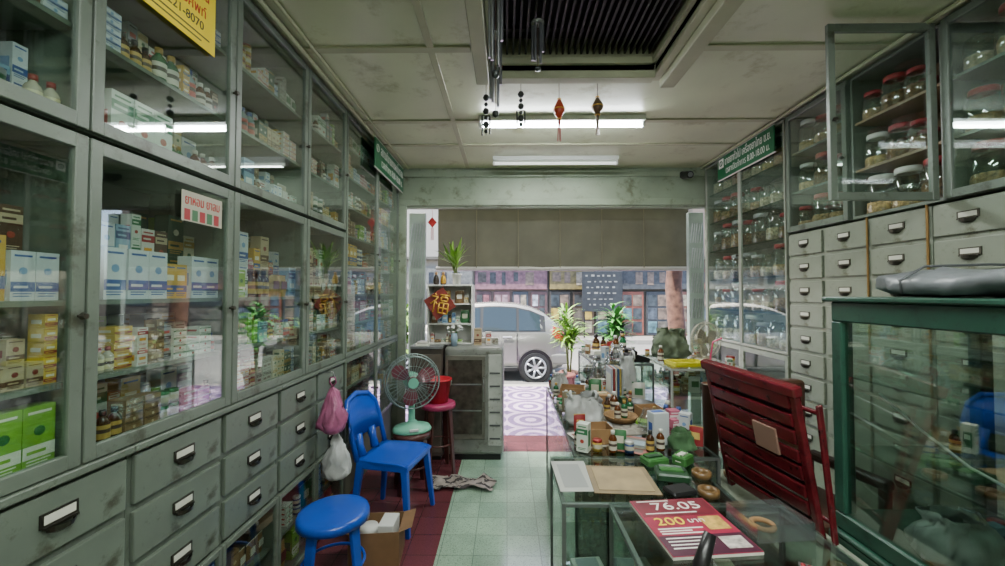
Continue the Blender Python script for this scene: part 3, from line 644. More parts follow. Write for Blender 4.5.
def potplant(label,x,y,z,potr,poth,leafn,ll,lw,stem,lm,pm,name='potted_plant',spread=1.0,drp=1.2,emin=.3):
    t=thing(name,label,'plant',(x,y,z))
    MB().lathe([(0,0),(potr*.7,0),(potr*.95,poth*.9),(potr*1.05,poth*.9),(potr*1.05,poth),(potr*.9,poth),(potr*.88,poth*.88),(0,poth*.86)],20).build('pot',pm,t)
    b=MB(); tips=[]
    for k in range(max(2,leafn//14)):
        q=(R.uniform(-.10,.10)*spread,R.uniform(-.10,.10),poth+stem*R.uniform(.6,1)); tips.append(q); b.tube([(q[0]*.2,q[1]*.2,poth*.8),(q[0]*.6,q[1]*.6,(poth+q[2])/2),q],[.009,.007,.004],6)
    b.build('stem',mat('stem','5d6b35',.7),t)
    b=MB()
    for k in range(leafn):
        a=R.uniform(0,2*PI); e=R.uniform(emin,1.6); q=R.choice(tips); f=R.uniform(.45,1); b_=(q[0]*f,q[1]*f,poth+(q[2]-poth)*f); leafblade(b,b_,(math.cos(a)*spread,math.sin(a)*spread,e),ll*R.uniform(.5,1.1),lw,drp)
    b.build('foliage',lm,t)
potplant('slender green potted palm on the sidewalk behind the stool',1.02,6.6,-.05,.15,.32,170,.42,.04,1.0,leaf2,mat('clay_pot','6b4a3c',.8),emin=.2,drp=1.2,spread=1)
potplant('bushy leafy potted plant right of the palm on the sidewalk',1.75,6.5,-.05,.2,.36,220,.38,.06,1.05,leaf,mat('dark_pot','4a3a30',.8),emin=.1)
potplant('low bushy sidewalk plant right of the tree trunk',3.15,6.3,-.05,.2,.35,80,.4,.06,.6,leaf2,mat('dark_pot'))
potplant('large leafy shrub in pot on the sidewalk far right',4.2,5.6,-.05,.25,.4,260,.5,.09,1.4,leaf2,mat('dark_pot'))
potplant('large leafy shrub in pot beyond the right wall',5.9,6.2,-.05,.25,.4,200,.5,.09,1.6,leaf,mat('dark_pot'))
potplant('leafy green shrub in pot outside left of the doorway',-1.6,6.2,-.05,.2,.36,110,.4,.07,1.1,leaf2,mat('dark_pot'))
t=thing('tree','rough brown street tree trunk outside right side of doorway','tree',(2.40,5.7,-.05))
MB().tube([(0,0,0),(.02,0,.8),(-.03,.02,1.7),(.03,0,2.6),(.0,0,3.6)],[.15,.12,.11,.10,.08],12).build('trunk',mat('bark','5c4032',.9,0,.5,12,1),t)
b=MB()
for k in range(260):
    a=R.uniform(0,2*PI); r=R.uniform(0,1.0); leafblade(b,(math.cos(a)*r,math.sin(a)*r,3.2+R.uniform(0,1.2)),(math.cos(a),math.sin(a),R.uniform(-.3,.6)),.3,.12,.8,0,3)
b.build('crown',leaf,t)
def shop(x0,x1,label,wallc,cols,sgn,pal):
    t=thing('shop_building',label,'building',((x0+x1)/2,14.5,0)); w=x1-x0
    MB().box(-w/2,w/2,.15,3,0,8).build('wall',mat('shopwall_'+wallc,wallc,.8,0,.1,1),t)
    n=len(cols)
    for i,c in enumerate(cols):
        a=-w/2+w*i/n+.05; e=-w/2+w*(i+1)/n-.05
        D=MB().box(a,e,.05,.149,0.02,1.6).build('shopfront_panel',mat('sp_'+c,c,.5,0,.3,4),t,.01)
        for q in range(3):
            for r_ in range(2):
                zz=.12+q*.48; xa=a+.05+(e-a-.08)*r_/2; cc=R.choice(pal)
                MB().box(xa,xa+(e-a-.18)/2,.03,.05,zz,zz+.40).build('window_pane',mat('sw_'+cc,cc,.3,0,.7,5),D)
    MB().box(-w/2+.05,w/2-.05,-.02,.149,1.68,2.45).build('sign_board',mat('sb_'+sgn,sgn,.5,0,.45,6),t,.01)
    if len(cols)>1:
        for k in range(int(w*2.2)):
            xx=-w/2+.15+k*.43; MB().box(xx,xx+R.uniform(.12,.32),-.03,-.02,1.8+R.uniform(0,.2),2.3).build('sign_panel',mat('sg_'+R.choice(pal),R.choice(pal),.6,0,.5,9),t)
    MB().box(-w/2,w/2,-.3,.15,2.75,2.85).build('canopy',mat('canopy','4d4a42',.7),t)
DK=['3a3c3e','4a4440','5a544c','6a5a4e','7a7262','343a3e','48505a','8a8070']
shop(-6,-1.2,'grey-walled building across the street behind the car front','9a968c',['6a665e','7a756c','5a5a58'],'8a867a',DK)
shop(-1.2,1.5,'dull pink-signed shopfront across the street behind the car','7a6a64',['4d383a','6a4c4e','3a3f45','5b4242'],'74525a',DK+['7a4c54','8a7278','9a9aa2'])
shop(1.5,3.2,'dark narrow shopfront with yellow sign across the street','4a463f',['3b3733','4a3c32'],'6d6038',DK+['a08a40'])
shop(3.2,6.8,'dark shopfront with brick-red pillars and lettered board across street','554f46',['36383b','7d4434','36383b','74483a'],'3a3c3e',DK+['8a4a3a','4a6a70'])
shop(6.8,12,'brown building across the street at the far right','6b6056',['4a3f36','5d5044'],'6a4638',DK)
t=thing('notice_board','dark board with rows of pale lettering standing across the street','sign',(3.3,13.9,.0))
MB().box(-.7,.7,-.03,.03,.9,2.3).build('board',mat('board_dark','242628',.5,0,.4,5),t,.01)
for x in (-.65,.60): MB().box(x,x+.05,-.02,.02,0,.9).build('leg',black,t)
for r_ in range(6):
    x=-.6+R.uniform(0,.15)
    while x<.45: l=R.uniform(.04,.13); MB().box(x,x+l,-.036,-.03,2.12-r_*.2,2.15-r_*.2+R.uniform(0,.04)).build('lettering',mat('dim_ink','7d7d78',.6),t); x+=l+R.uniform(.06,.14)
# ---------------------------------------------------------------- left side furniture
def plastic_chair(label,x,y,rz):
    t=thing('plastic_chair',label,'chair',(x,y,0),rz)
    b=MB(); n=10; W=.40; D=.38
    for layer,dz in ((0,0),(1,-.012)):
        for i in range(n+1):
            for j in range(n+1):
                u=i/n*2-1; v=j/n*2-1; w_=W/2*(1-.08*(v>0)*v)
                z=.45-.018*(1-u*u)*(1-v*v*.6)-(.02*max(0,-v-.7)/.3)
                b.v.append((u*w_,v*D/2,z+dz))
    m=(n+1)**2
    for i in range(n):
        for j in range(n):
            a=i*(n+1)+j; b.f.append([a,a+n+1,a+n+2,a+1]); b.m.append(0); b.s.append(True); b.f.append([m+a,m+a+1,m+a+n+2,m+a+n+1]); b.m.append(0); b.s.append(True)
    per=[i*(n+1) for i in range(n)]+[n*(n+1)+j for j in range(n)]+[i*(n+1)+n for i in range(n,0,-1)]+[j for j in range(n,0,-1)]
    for q in range(len(per)): a,c=per[q],per[(q+1)%len(per)]; b.f.append([a,c,m+c,m+a]); b.m.append(0); b.s.append(False)
    b.build('seat',blue,t)
    MB().box(-.19,.19,-.185,-.17,.395,.438).box(-.19,-.175,-.17,.17,.395,.438).box(.175,.19,-.17,.17,.395,.438).build('apron',blue,t,.004)
    def by(z,u): return .175+.10*(z-.44)/.38+.03*(1-u*u)
    b=MB()
    L=[(-.185,by(.44,1),.44),(-.19,by(.6,1),.6),(-.18,by(.74,1),.74),(-.13,by(.81,.7),.81),(0,by(.83,0),.835),(.13,by(.81,.7),.81),(.18,by(.74,1),.74),(.19,by(.6,1),.6),(.185,by(.44,1),.44)]
    b.tube(L,.018,8); b.build('back_frame',blue,t)
    b=MB()
    for (za,zb) in ((.56,.81),):
        vs=[];k=10
        for i in range(k+1):
            u=-1+2*i/k
            for z,o in ((za,0),(zb-.04*u*u,0),(zb-.04*u*u,.01),(za,.01)): vs.append((u*.172,by(z,u)+o-.004,z))
        fs=[]
        for i in range(k):
            for q in range(4): fs.append((i*4+q,i*4+(q+1)%4,(i+1)*4+(q+1)%4,(i+1)*4+q))
        b.add(vs,fs,0,True)
    b.build('backrest',blue,t)
    for x_ in (-.085,.085):
        MB().tube([(x_,by(.44,x_/.19)-.0,.44),(x_,by(.50,x_/.19),.50),(x_,by(.58,x_/.19),.58)],[.034,.026,.034],8).build('back_slat',blue,t)
    for sx in (-1,1):
        for sy in (-1,1):
            b=MB(); x0,y0=sx*.17,sy*.155; x1,y1=sx*.205,sy*.20; s=.022
            b.add([(x0-s,y0-s,.44),(x0+s,y0-s,.44),(x0+s,y0+s,.44),(x0-s,y0+s,.44),(x1-.014,y1-.014,0),(x1+.014,y1-.014,0),(x1+.014,y1+.014,0),(x1-.014,y1+.014,0)],[(0,1,2,3),(7,6,5,4),(0,4,5,1),(1,5,6,2),(2,6,7,3),(3,7,4,0)])
            b.build('leg',blue,t,.005,seg=2)
plastic_chair('blue moulded plastic chair beside the left drawers',-.78,2.80,PI/2-.2)
stool('plastic_stool','round blue plastic stool in the left foreground',-.88,2.05,blue,.45,.175)
stool('plastic_stool','dark brown stool carrying the green electric fan',-.76,3.22,mat('brown_plastic','4a2622',.4),.45,.15)
stool('plastic_stool','pink-topped stool carrying the red bucket',-.60,3.52,pink,.60,.15,lm=mat('brown_plastic'))
def fan(label,loc,rz,s,cm_,bm_,blm,hf=.34):
    t=thing('electric_fan',label,'fan',loc,rz)
    MB().lathe([(0,0),(.13*s,0),(.135*s,.012*s),(.12*s,.035*s),(.05*s,.05*s),(.03*s,.07*s),(0,.07*s)],24,0,(0,0,0),.8).build('base',bm_,t)
    MB().cyl((0,.02*s,.05*s),(0,.05*s,(hf-.06)*s),.024*s,.02*s,14).build('neck',bm_,t)
    MB().box(-.03*s,.03*s,-.115*s,-.10*s,.025*s,.04*s).build('switch_panel',white,t,.002)
    hz=hf*s
    m=MB().lathe([(0,0),(.045*s,.01*s),(.06*s,.05*s),(.05*s,.1*s),(0,.12*s)],16).build('motor',bm_,t,0,(0,0,hz)); m.rotation_euler=(-PI/2,0,0)
    b=MB(); Rg=.19*s
    for y,rr in ((-.05*s,Rg*.93),(.0,Rg),(.035*s,Rg*.9)): b.ring((0,y,hz),rr,.0045*s,'y',36)
    for rr in (.3,.6): b.ring((0,-.062*s,hz),Rg*rr,.0018*s,'y',30)
    for k in range(36):
        a=k*2*PI/36; c,q=math.cos(a),math.sin(a)
        b.tube([(c*.03*s,-.066*s,hz+q*.03*s),(c*Rg*.6,-.064*s,hz+q*Rg*.6),(c*Rg*.93,-.05*s,hz+q*Rg*.93),(c*Rg,0,hz+q*Rg),(c*Rg*.9,.035*s,hz+q*Rg*.9),(c*.05*s,.045*s,hz+q*.05*s)],.0015*s,4)
    b.build('grille',cm_,t)
    MB().cyl((0,-.072*s,hz),(0,-.062*s,hz),.035*s,None,20).build('badge',bm_,t)
    for k in range(3):
        a=k*2*PI/3+.4; vs=[];nn=7
        for i in range(nn+1):
            f=i/nn; rad=(.03+.135*f)*s; hw=.75*math.sin(PI*(f*.75+.2))**.7*.9
            for u in (-1,0,1):
                an=a+u*hw*.75; vs.append((math.cos(an)*rad,-.015*s+u*.022*s*math.sin(PI*min(1,f+.2))*.8,hz+math.sin(an)*rad))
        MB().add(vs,[(i*3+q,i*3+q+1,i*3+q+4,i*3+q+3) for i in range(nn) for q in range(2)],0,True).build('blade',blm,t)
    MB().cyl((0,-.035*s,hz),(0,.03*s,hz),.035*s,None,16).build('hub',blm,t)
    return t
fan('green-based electric fan with red blades on the brown stool',(-.76,3.22,.451),.35,1.15,mat('fan_grille','7a8a86',.4,.3),teal,mat('fan_blade','7a3a46',.3))
t=thing('bucket','red plastic bucket on the pink stool behind the fan','bucket',(-.60,3.52,.601))
MB().lathe([(0,0),(.085,0),(.11,.19),(.118,.19),(.118,.2),(.105,.2),(.08,.01),(0,.01)],24).build('pail',red,t)
MB().tube([(-.115,0,.19),(-.10,.05,.13),(0,.10,.10),(.10,.05,.13),(.115,0,.19)],.003,6).build('handle',white,t)
def openbox(label,x,y,w,d,h,rz,m=tan,z=0,name='cardboard_box',flaps=True):
    t=thing(name,label,'box',(x,y,z),rz); e=.004
    MB().box(-w/2,w/2,-d/2,d/2,0,e).box(-w/2,-w/2+e,-d/2,d/2,e,h).box(w/2-e,w/2,-d/2,d/2,e,h).box(-w/2+e,w/2-e,-d/2,-d/2+e,e,h).box(-w/2+e,w/2-e,d/2-e,d/2,e,h).build('body',m,t)
    if flaps:
        for s in (-1,1):
            MB().add([(s*w/2,-d/2,h),(s*w/2,d/2,h),(s*(w/2+.07),d/2-.01,h+.02),(s*(w/2+.07),-d/2+.01,h+.02)],[(0,1,2,3)]).build('flap',m,t)
    return t
openbox('open cardboard box on floor between blue stool and blue chair',-.76,2.38,.28,.22,.2,.1,m=mat('carton_dark','7a5c3e',.8,0,.12,12))
t=tag(MB().lathe([(0,0),(.05,0),(.055,.02),(.055,.16),(.05,.18),(0,.18)],16).build('paper_roll',white),'white paper roll standing in the cardboard box','paper roll'); t.location=(-.81,2.38,.005)
t=tag(MB().box(-.04,.05,-.07,.07,0,.215).build('white_packet',white,None,.003),'plain white packet standing in the cardboard box','packet'); t.location=(-.70,2.38,.005)
def bag(name,label,loc,w,h,m,handles=True,sq=.6,seed=1,rz=0,hang=False):
    r=random.Random(seed); t=thing(name,label,'bag',loc,rz)
    if hang: P=[(0,.02),(.22,.0),(.40,.05),(.48,.14),(.50,.24),(.47,.36),(.40,.48),(.33,.60),(.25,.72),(.17,.84),(.10,.94),(.05,1.0)]
    else: P=[(0,0),(.30,.0),(.46,.03),(.50,.15),(.50,.30),(.49,.45),(.46,.60),(.42,.72),(.36,.82),(.33,.9),(.36,.97),(.34,1.0)]
    n=48; ph=[r.uniform(0,6) for _ in range(6)]; vs=[]; fs=[]; o3=Vector((seed*3.1,seed*1.7,0))
    for k,(a,z) in enumerate(P):
        A=.03+.2*z if hang else .02+.14*z
        for i in range(n):
            th=2*PI*i/n; c,s_=math.cos(th),math.sin(th); box=1/max(abs(c)**4+abs(s_)**4,1e-3)**.25 if not hang else 1
            q=box*(1+A*(math.sin(5*th+ph[0]+z*2)*.4+math.sin(11*th+ph[1]-z*3)*.35+math.sin(17*th+ph[2])*.25))
            p=Vector((c*max(a,.002)*w*q,s_*max(a,.002)*w*q*sq,z*h))
            if k:
                d=noise.noise_vector(p*22+o3)*w*.13+noise.noise_vector(p*55+o3)*w*.06; d.z*=.8 if .1<z else 0; p+=d
            if p.z<0: p.z=0
            vs.append(p)
    for k in range(len(P)-1):
        for i in range(n): j=(i+1)%n; fs.append((k*n+i,k*n+j,(k+1)*n+j,(k+1)*n+i))
    MB().add(vs,fs,0,True).build('sack',m,t)
    if handles:
        if hang: MB().tube([(0,0,h*.97),(-.02,0,h*1.06),(-.015,0,h*1.16),(.012,0,h*1.16),(.02,0,h*1.06),(0,0,h*.97)],.005,6).build('handle',m,t)
        else:
            for s in (-1,1): MB().tube([(s*.34*w,-.03,h*.93),(s*.36*w,-.02,h*1.08),(s*.34*w,.0,h*1.13),(s*.33*w,.02,h*1.07),(s*.33*w,.03,h*.93)],[.010,.009,.007,.009,.010],6).build('handle',m,t)
    return t
wb=mat('white_bag','b4b6b4',.35,0,.2,12,.5)
bag('plastic_bag','crumpled pink plastic bag hanging on the left drawers',(-1.06,2.44,.70),.165,.29,mat('pink_bag','a0587a',.28,0,.35,14,.9),seed=3,sq=.85,hang=True)
bag('plastic_bag','white plastic bag hanging below the pink bag',(-1.06,2.50,.40),.18,.28,wb,seed=5,sq=.7,hang=True)
tag(MB().tube([(XL+.02,2.44,1.06),(XL+.12,2.44,1.07),(XL+.13,2.44,1.03)],.004,6).build('hook',metal),'small metal hook holding the pink bag','hook')
b=MB(); n=22
for i in range(n+1):
    for j in range(n+1):
        u=i/n-.5; v=j/n-.5; p=Vector((u*.50,v*.22,0)); d=noise.noise_vector(p*9+Vector((3,1,0))); e=noise.noise(p*26)
        b.v.append((p.x+d.x*.06,p.y+d.y*.06,.008+abs(d.z)*.05+abs(e)*.03))
for i in range(n):
    for j in range(n): a=i*(n+1)+j; b.f.append([a,a+n+1,a+n+2,a+1]); b.m.append(0 if noise.noise(Vector((i*.35,j*.35,0)))>-.05 else 1); b.s.append(True)
o=b.build('floor_rag',[mat('rag_grey','8a8078',.9,0,.3,15),mat('rag_dark','36302f',.9)],None,0,(-.36,3.27,.0)); tag(o,'crumpled black and grey rag lying on the green floor','cloth')
t=thing('counter_cabinet','brown low cabinet beside the doorway, behind the fan','cabinet',(-.745,3.95,0))
MB().box(-.155,.145,-.22,.22,.04,1.03).build('body',mat('counter_brown','473f38',.5,0,.3,6,dirt='26211d'),t,.004)
MB().box(-.158,.148,-.24,.24,1.03,1.055).build('top_board',grey,t,.004)
MB().box(-.145,.135,-.236,-.221,.08,.98).build('door',mat('counter_door','544c44',.4,0,.3,8),t,.004)
MB().box(-.14,.13,-.2,.2,0,.04).build('plinth',black,t)
t=thing('cold_drink_case','bulky grey metal and glass case with rounded top beside doorway step','cabinet',(-.30,3.93,0),0)
pal=mat('appliance_pale','7d7f79',.3,.25,.2,5,.05,dirt='55544a')
MB().box(-.285,.27,-.2,.22,.05,1.05).build('body',pal,t,.05,seg=4)
MB().box(-.275,.10,-.216,-.2,.20,.97).build('door',mat('appliance_frame','69675e',.3,.3,.2,8,dirt='45433a'),t,.006)
MB().box(-.245,.07,-.219,-.2165,.25,.93).build('door_pane',mat('dark_pane','3d3a33',.06,0,.6,14),t)
MB().box(.125,.25,-.208,-.2,.14,.98).build('side_panel',mat('panel_white','a4a69f',.3,0,.2,6,dirt='7c7c74'),t,.004)
for k in range(6): MB().box(.14,.235,-.212,-.208,.2+k*.12,.215+k*.12).build('panel_line',mat('appliance_dark','4b4d4e',.5),t)
for z in (.46,.70): MB().box(-.24,.065,-.222,-.219,z,z+.012).build('shelf_edge',metal,t)
MB().tube([(.085,-.219,.55),(.085,-.24,.57),(.085,-.24,.75),(.085,-.219,.77)],.006,6).build('handle',metal,t)
MB().box(-.24,.24,-.17,.2,0,.05).build('foot',black,t)
t=thing('display_box','small white shelf unit standing on the low cabinet by doorway','shelf',(-.55,3.98,1.056))
MB().box(-.22,-.205,-.13,.13,0,.56).box(.205,.22,-.13,.13,0,.56).box(-.205,.205,.12,.13,0,.56).box(-.22,.22,-.13,.13,.56,.575).build('body',white,t,.002)
for z in (.0,.19,.38): MB().box(-.205,.205,-.125,.12,z,z+.012).build('shelf',white,t)
for zi,z in enumerate((.012,.202,.392)):
    x=-.745; i=0
    while True:
        g=pick('mix',.16)
        while g[4]>.15: g=pick('mix',.16)
        if x+g[2]>-.36: break
        g[0].put((x+g[2]/2,3.93,1.0566+z),R.uniform(-.1,.1),'%s, %s from left on the white unit %s shelf'%(g[1],oname(i),SH[zi]),'goods on the white shelf unit'); x+=g[2]+.006; i+=1
potplant('spiky yellow-green plant in white vase on the white shelf unit',-.50,3.98,1.632,.05,.11,44,.26,.03,.16,leaf2,white,drp=.6,spread=.6)
def figurine(label,x,y,z,m):
    t=thing('figurine',label,'figurine',(x,y,z))
    MB().lathe([(0,0),(.03,0),(.03,.012),(0,.012)],12).build('base',darkwood,t)
    MB().lathe([(.026,.012),(.03,.04),(.024,.07),(.018,.09),(.008,.10),(0,.10)],14).build('robe',m,t)
    MB().lathe([(0,.095),(.01,.098),(.015,.112),(.010,.126),(0,.13)],12).build('head',mat('fig_skin','b8895a',.5),t)
figurine('small dark figurine standing left of the vase on white shelf unit',-.70,3.95,1.632,darkwood); figurine('small golden figurine standing between the dark figurine and vase',-.63,3.95,1.632,gold)
t=thing('character_plaque','gold Chinese character cut-out hanging before the white shelf unit','plaque',(-.64,3.80,1.45)); t.rotation_euler=(0,.18,0); t.scale=(.95,1,.95)
MB().prism([(0,.17),(-.165,0),(0,-.17),(.165,0)],.006,.010).build('diamond_card',mat('plaque_card','7a2a20',.6,0,.2,10),t)
def st(b,pts,r=.008): b.tube([(x*.8,-.002,z*.8) for x,z in pts],r,6)
b=MB()
st(b,[(-.075,.115),(-.06,.10)]);st(b,[(-.11,.075),(-.03,.08)]);st(b,[(-.03,.08),(-.06,.03),(-.115,-.02)]);st(b,[(-.065,.03),(-.065,-.12)]);st(b,[(-.055,.015),(-.03,-.015)])
st(b,[(-.01,.11),(.11,.115)]);st(b,[(.01,.085),(.01,.04)]);st(b,[(.01,.085),(.09,.085)]);st(b,[(.09,.085),(.09,.04)]);st(b,[(.01,.04),(.09,.04)])
st(b,[(-.005,.01),(-.005,-.12)]);st(b,[(-.005,.01),(.11,.01)]);st(b,[(.11,.01),(.11,-.12)]);st(b,[(-.005,-.115),(.11,-.115)]);st(b,[(-.005,-.052),(.11,-.052)]);st(b,[(.052,.01),(.052,-.115)])
b.build('gold_character',mat('gold_bright','d8a840',.4,.2),t)
MB().cyl((0,.008,.16),(0,.008,.21),.002).build('cord',redink,t)
t=thing('flower_bunch','bunch of white artificial flowers under the gold character','flowers',(-.50,3.785,1.051))
MB().lathe([(0,0),(.03,0),(.035,.08),(.025,.12)],14).build('vase',mat('vase_blue','8fa6b8',.3),t)
b=MB()
for q in range(16):
    x,y,z=R.uniform(-.06,.07),R.uniform(-.02,.02),.13+R.uniform(0,.06); b.lathe([(0,-.012),(.014,-.006),(.018,.004),(.006,.01),(0,.006)],8,0,(x,y,z)).tube([(0,0,.1),(x,y,z)],.0015,4,1)
b.build('blossom',[white,leaf],t)
for i,(x,pi,sz) in enumerate(((-.28,7,'l'),(-.18,0,'x'),(-.11,12,'m'))): g=carton_proto(pi,sz); g[0].put((x,3.86+.03*i,1.0508),.2*i,'%s standing on the metal case, %s of three'%(g[1],oname(i)),'cartons on the metal case')
tag(MB().box(-.09,.09,-.06,.06,0,.03).box(-.08,.07,-.05,.05,.03,.05,1).build('paper_stack',[cm('8a8478'),cm('9a978c')],None,.001,(-.20,4.05,1.0508),.1),'thick stack of booklets behind cartons on the metal case','paper')
tag(MB().box(-.06,.07,-.06,.06,0,.02).box(-.05,.06,-.05,.05,.02,.032,1).build('paper_stack',[card,cm('9a978c')],None,.001,(-.80,3.79,1.0556),.1),'small stack of papers at left end of the brown cabinet','paper')
t=thing('hanging_ornament','red paper charm hanging beside the left shutter','ornament',(-.83,4.42,2.475))
MB().cyl((0,0,0),(0,0,-.1),.002).build('string',redink,t); MB().prism([(0,-.08),(-.05,-.14),(0,-.2),(.05,-.14)],-.006,.006).build('charm',redink,t)
b=MB()
for k in range(5): b.cyl((-.012+.006*k,0,-.2),(-.016+.008*k,0,-.34),.002,None,5)
b.build('tassel',redink,t)
# ---------------------------------------------------------------- showcases
def showcase(label,x0,x1,y0,y1,h,shelfz,m=metal,basez=.25,basem=None,group='glass showcases',name='glass_showcase'):
    t=thing(name,label,'display counter',(x0,y0,0),0,group); w=x1-x0; d=y1-y0
    MB().box(0,w,0,d,.0,basez).build('base',basem or paint,t,.004)
    s=.014
    for x in (0,w-s):
        for y in (0,d-s): MB().box(x,x+s,y,y+s,basez,h-.006).build('corner_post',m,t,.001)
    b=MB(); b.box(s,w-s,0,s,h-.02,h-.006).box(s,w-s,d-s,d,h-.02,h-.006).box(0,s,s,d-s,h-.02,h-.006).box(w-s,w,s,d-s,h-.02,h-.006); b.build('top_rail',m,t,.001)
    MB().box(0,w,0,d,h-.006,h).build('top_glass',clear,t)
    MB().box(s,w-s,.005,.008,basez,h-.02).build('front_glass',clear,t); MB().box(.005,.008,s,d-s,basez,h-.02).build('side_glass',clear,t); MB().box(w-.008,w-.005,s,d-s,basez,h-.02).build('side_glass',clear,t)
    for z in shelfz: MB().box(.01,w-.01,.01,d-.01,z-.006,z).build('shelf',_m['shelf_glass'],t)
    return t
alu=mat('dull_aluminium','6f7270',.4,.6,.1,20)
showcase('near glass showcase holding the tan mat and green packets',.19,.80,1.40,1.785,.83,[.55],m=alu)
showcase('nearest glass counter with the pink magazine on top',.35,.94,.72,1.395,.83,[.55],m=alu)
showcase('long glass showcase covered with bags, boxes and papers',.30,.94,1.79,3.1,.83,[.55],m=alu)
showcase('taller glass case at the street end of the counters',.68,1.15,3.15,3.85,1.0,[.6,.8],m=alu)
showcase('glass case beside jar cabinet carrying the small beige fan',1.2,1.75,2.95,3.62,1.0,[.6,.8],m=mat('case_white','a9aba4',.4))
def grid(x0,x1,y0,y1,z,n,cab,grp):
    y=y1-.06; row=0
    while y>y0+.05:
        x=x0+.04; row+=1; c=0
        while x<x1-.09:
            g=pick('mix',.2)
            if R.random()<n: c+=1; put(g,(x+g[2]/2,y,z+.0006),R.uniform(-.12,.12),'%s, %s from left in row %s from street, %s'%(g[1],oname(c-1),row,cab),grp)
            x+=g[2]+.014
        y-=.085
grid(.35,.94,.9,1.395,.25,.8,'nearest counter','goods inside the nearest counter')
grid(.36,.94,.95,1.385,.55,.6,'nearest counter shelf','goods on the upper shelf of the nearest counter')
grid(.19,.80,1.40,1.785,.25,.9,'near showcase','goods inside the near showcase')
grid(.30,.94,1.79,3.1,.55,.9,'long showcase','goods inside the long showcase')
grid(.30,.94,1.79,3.1,.25,.9,'long showcase floor','goods on the floor of the long showcase')
grid(.68,1.15,3.15,3.85,.8,.9,'street-end case','goods inside the street end case')
grid(1.2,1.75,2.95,3.62,.8,.9,'fan case','goods inside the fan case')
for i,(x,l) in enumerate(((.27,'left'),(.44,'right'))):
    o=MB().box(-.055,.055,-.035,.035,0,.025).box(-.04,.04,-.03,.03,.0252,.0258,1).build('white_carton',[white,cm('9aa0a8')],None,.002,(x+.02,1.47,.551),.1); tag(o,'flat white carton with grey print, %s one on showcase inner shelf'%l,'box')
t=thing('low_cabinet','low grey-green cabinet behind the counters under the maroon chair','cabinet',(.955,1.0,0))
MB().box(0,.22,0,1.05,0,.64).build('body',paint,t,.004); MB().box(-.008,.23,-.008,1.06,.64,.66).build('top_board',paintR,t,.004)
for i in range(3): MB().box(.02,.2,-.012,-.0005,.03+i*.2,.21+i*.2).build('drawer',paintR,t,.003)
# folded maroon chair
t=thing('folded_chair','folded dark maroon wooden slatted chair leaning back over the low cabinet','chair',(1.075,1.64,.685)); t.rotation_euler=(.05,-.25,.22)
for y in (-.215,.19): MB().box(-.030,-.004,y,y+.026,.0,.575).build('side_rail',maroon,t,.006,seg=2)
for i in range(8):
    z=.035+i*.066; MB().box(-.036,-.022,-.19,.19,z,z+.046+.006*(i%2)).build('slat',maroon,t,.005,seg=2)
for i in range(5):
    z=.06+i*.1; MB().box(-.016,-.006,-.188,.188,z,z+.07).build('rear_slat',mat('maroon_dark','34101a',.4,0,.5,9,.1,dirt='1a0808'),t,.003)
MB().box(-.040,-.002,-.225,.225,.545,.585).build('top_rail',maroon,t,.010,seg=3)
for y in (-.235,.225): MB().add([(.0,y,.0),(.022,y,.0),(.022,y+.014,.0),(.0,y+.014,.0),(.035,y,.50),(.058,y,.50),(.058,y+.014,.50),(.035,y+.014,.50)],[(0,3,2,1),(4,5,6,7),(0,1,5,4),(1,2,6,5),(2,3,7,6),(3,0,4,7)]).build('back_leg',maroon,t,.004)
MB().cyl((.045,-.23,.47),(.045,.235,.47),.009).build('cross_dowel',maroon,t); MB().cyl((.016,-.23,.08),(.016,.235,.08),.009).build('cross_dowel',maroon,t)
MB().box(-.045,-.036,-.12,-.02,.30,.40).build('paper_label',mat('tag_grey','8a6a5c',.6),t,.001)
tag(MB().tube([(1.0,1.99,1.11),(1.0,1.985,1.24),(1.01,1.98,1.31),(1.05,1.97,1.33)],.004,6).build('drinking_straw',mat('straw','d04a70',.4)),'pink drinking straw in the tall brown canister','straw')
t=thing('tall_canister','tall brown canister holding the pink straw behind maroon chair','canister',(1.0,1.99,.662)); MB().lathe([(.0,0),(.03,0),(.038,.44),(.040,.44),(.036,.445),(.028,.01),(0,.01)],18).build('body',mat('cup_brown','5a3a2a',.5),t); MB().ring((0,0,.44),.039,.003).build('rim',oldmetal,t)
t=thing('armchair','brown leather armchair in the space behind the counters','chair',(1.55,2.15,0),.2)
lea=mat('leather_brown','4b2f20',.4,0,.2,10,.2)
MB().box(-.25,.25,-.24,.24,.34,.46).build('seat',lea,t,.03,seg=3)
MB().box(-.25,.25,.18,.27,.44,1.04).build('backrest',lea,t,.035,seg=3)
for s in (-1,1):
    MB().box(s*.28-.03,s*.28+.03,-.22,.2,.58,.63).build('armrest',darkwood,t,.01)
    for y in (-.2,.2): MB().box(s*.27-.02,s*.27+.02,y-.02,y+.02,0,.59).build('leg',darkwood,t,.004)
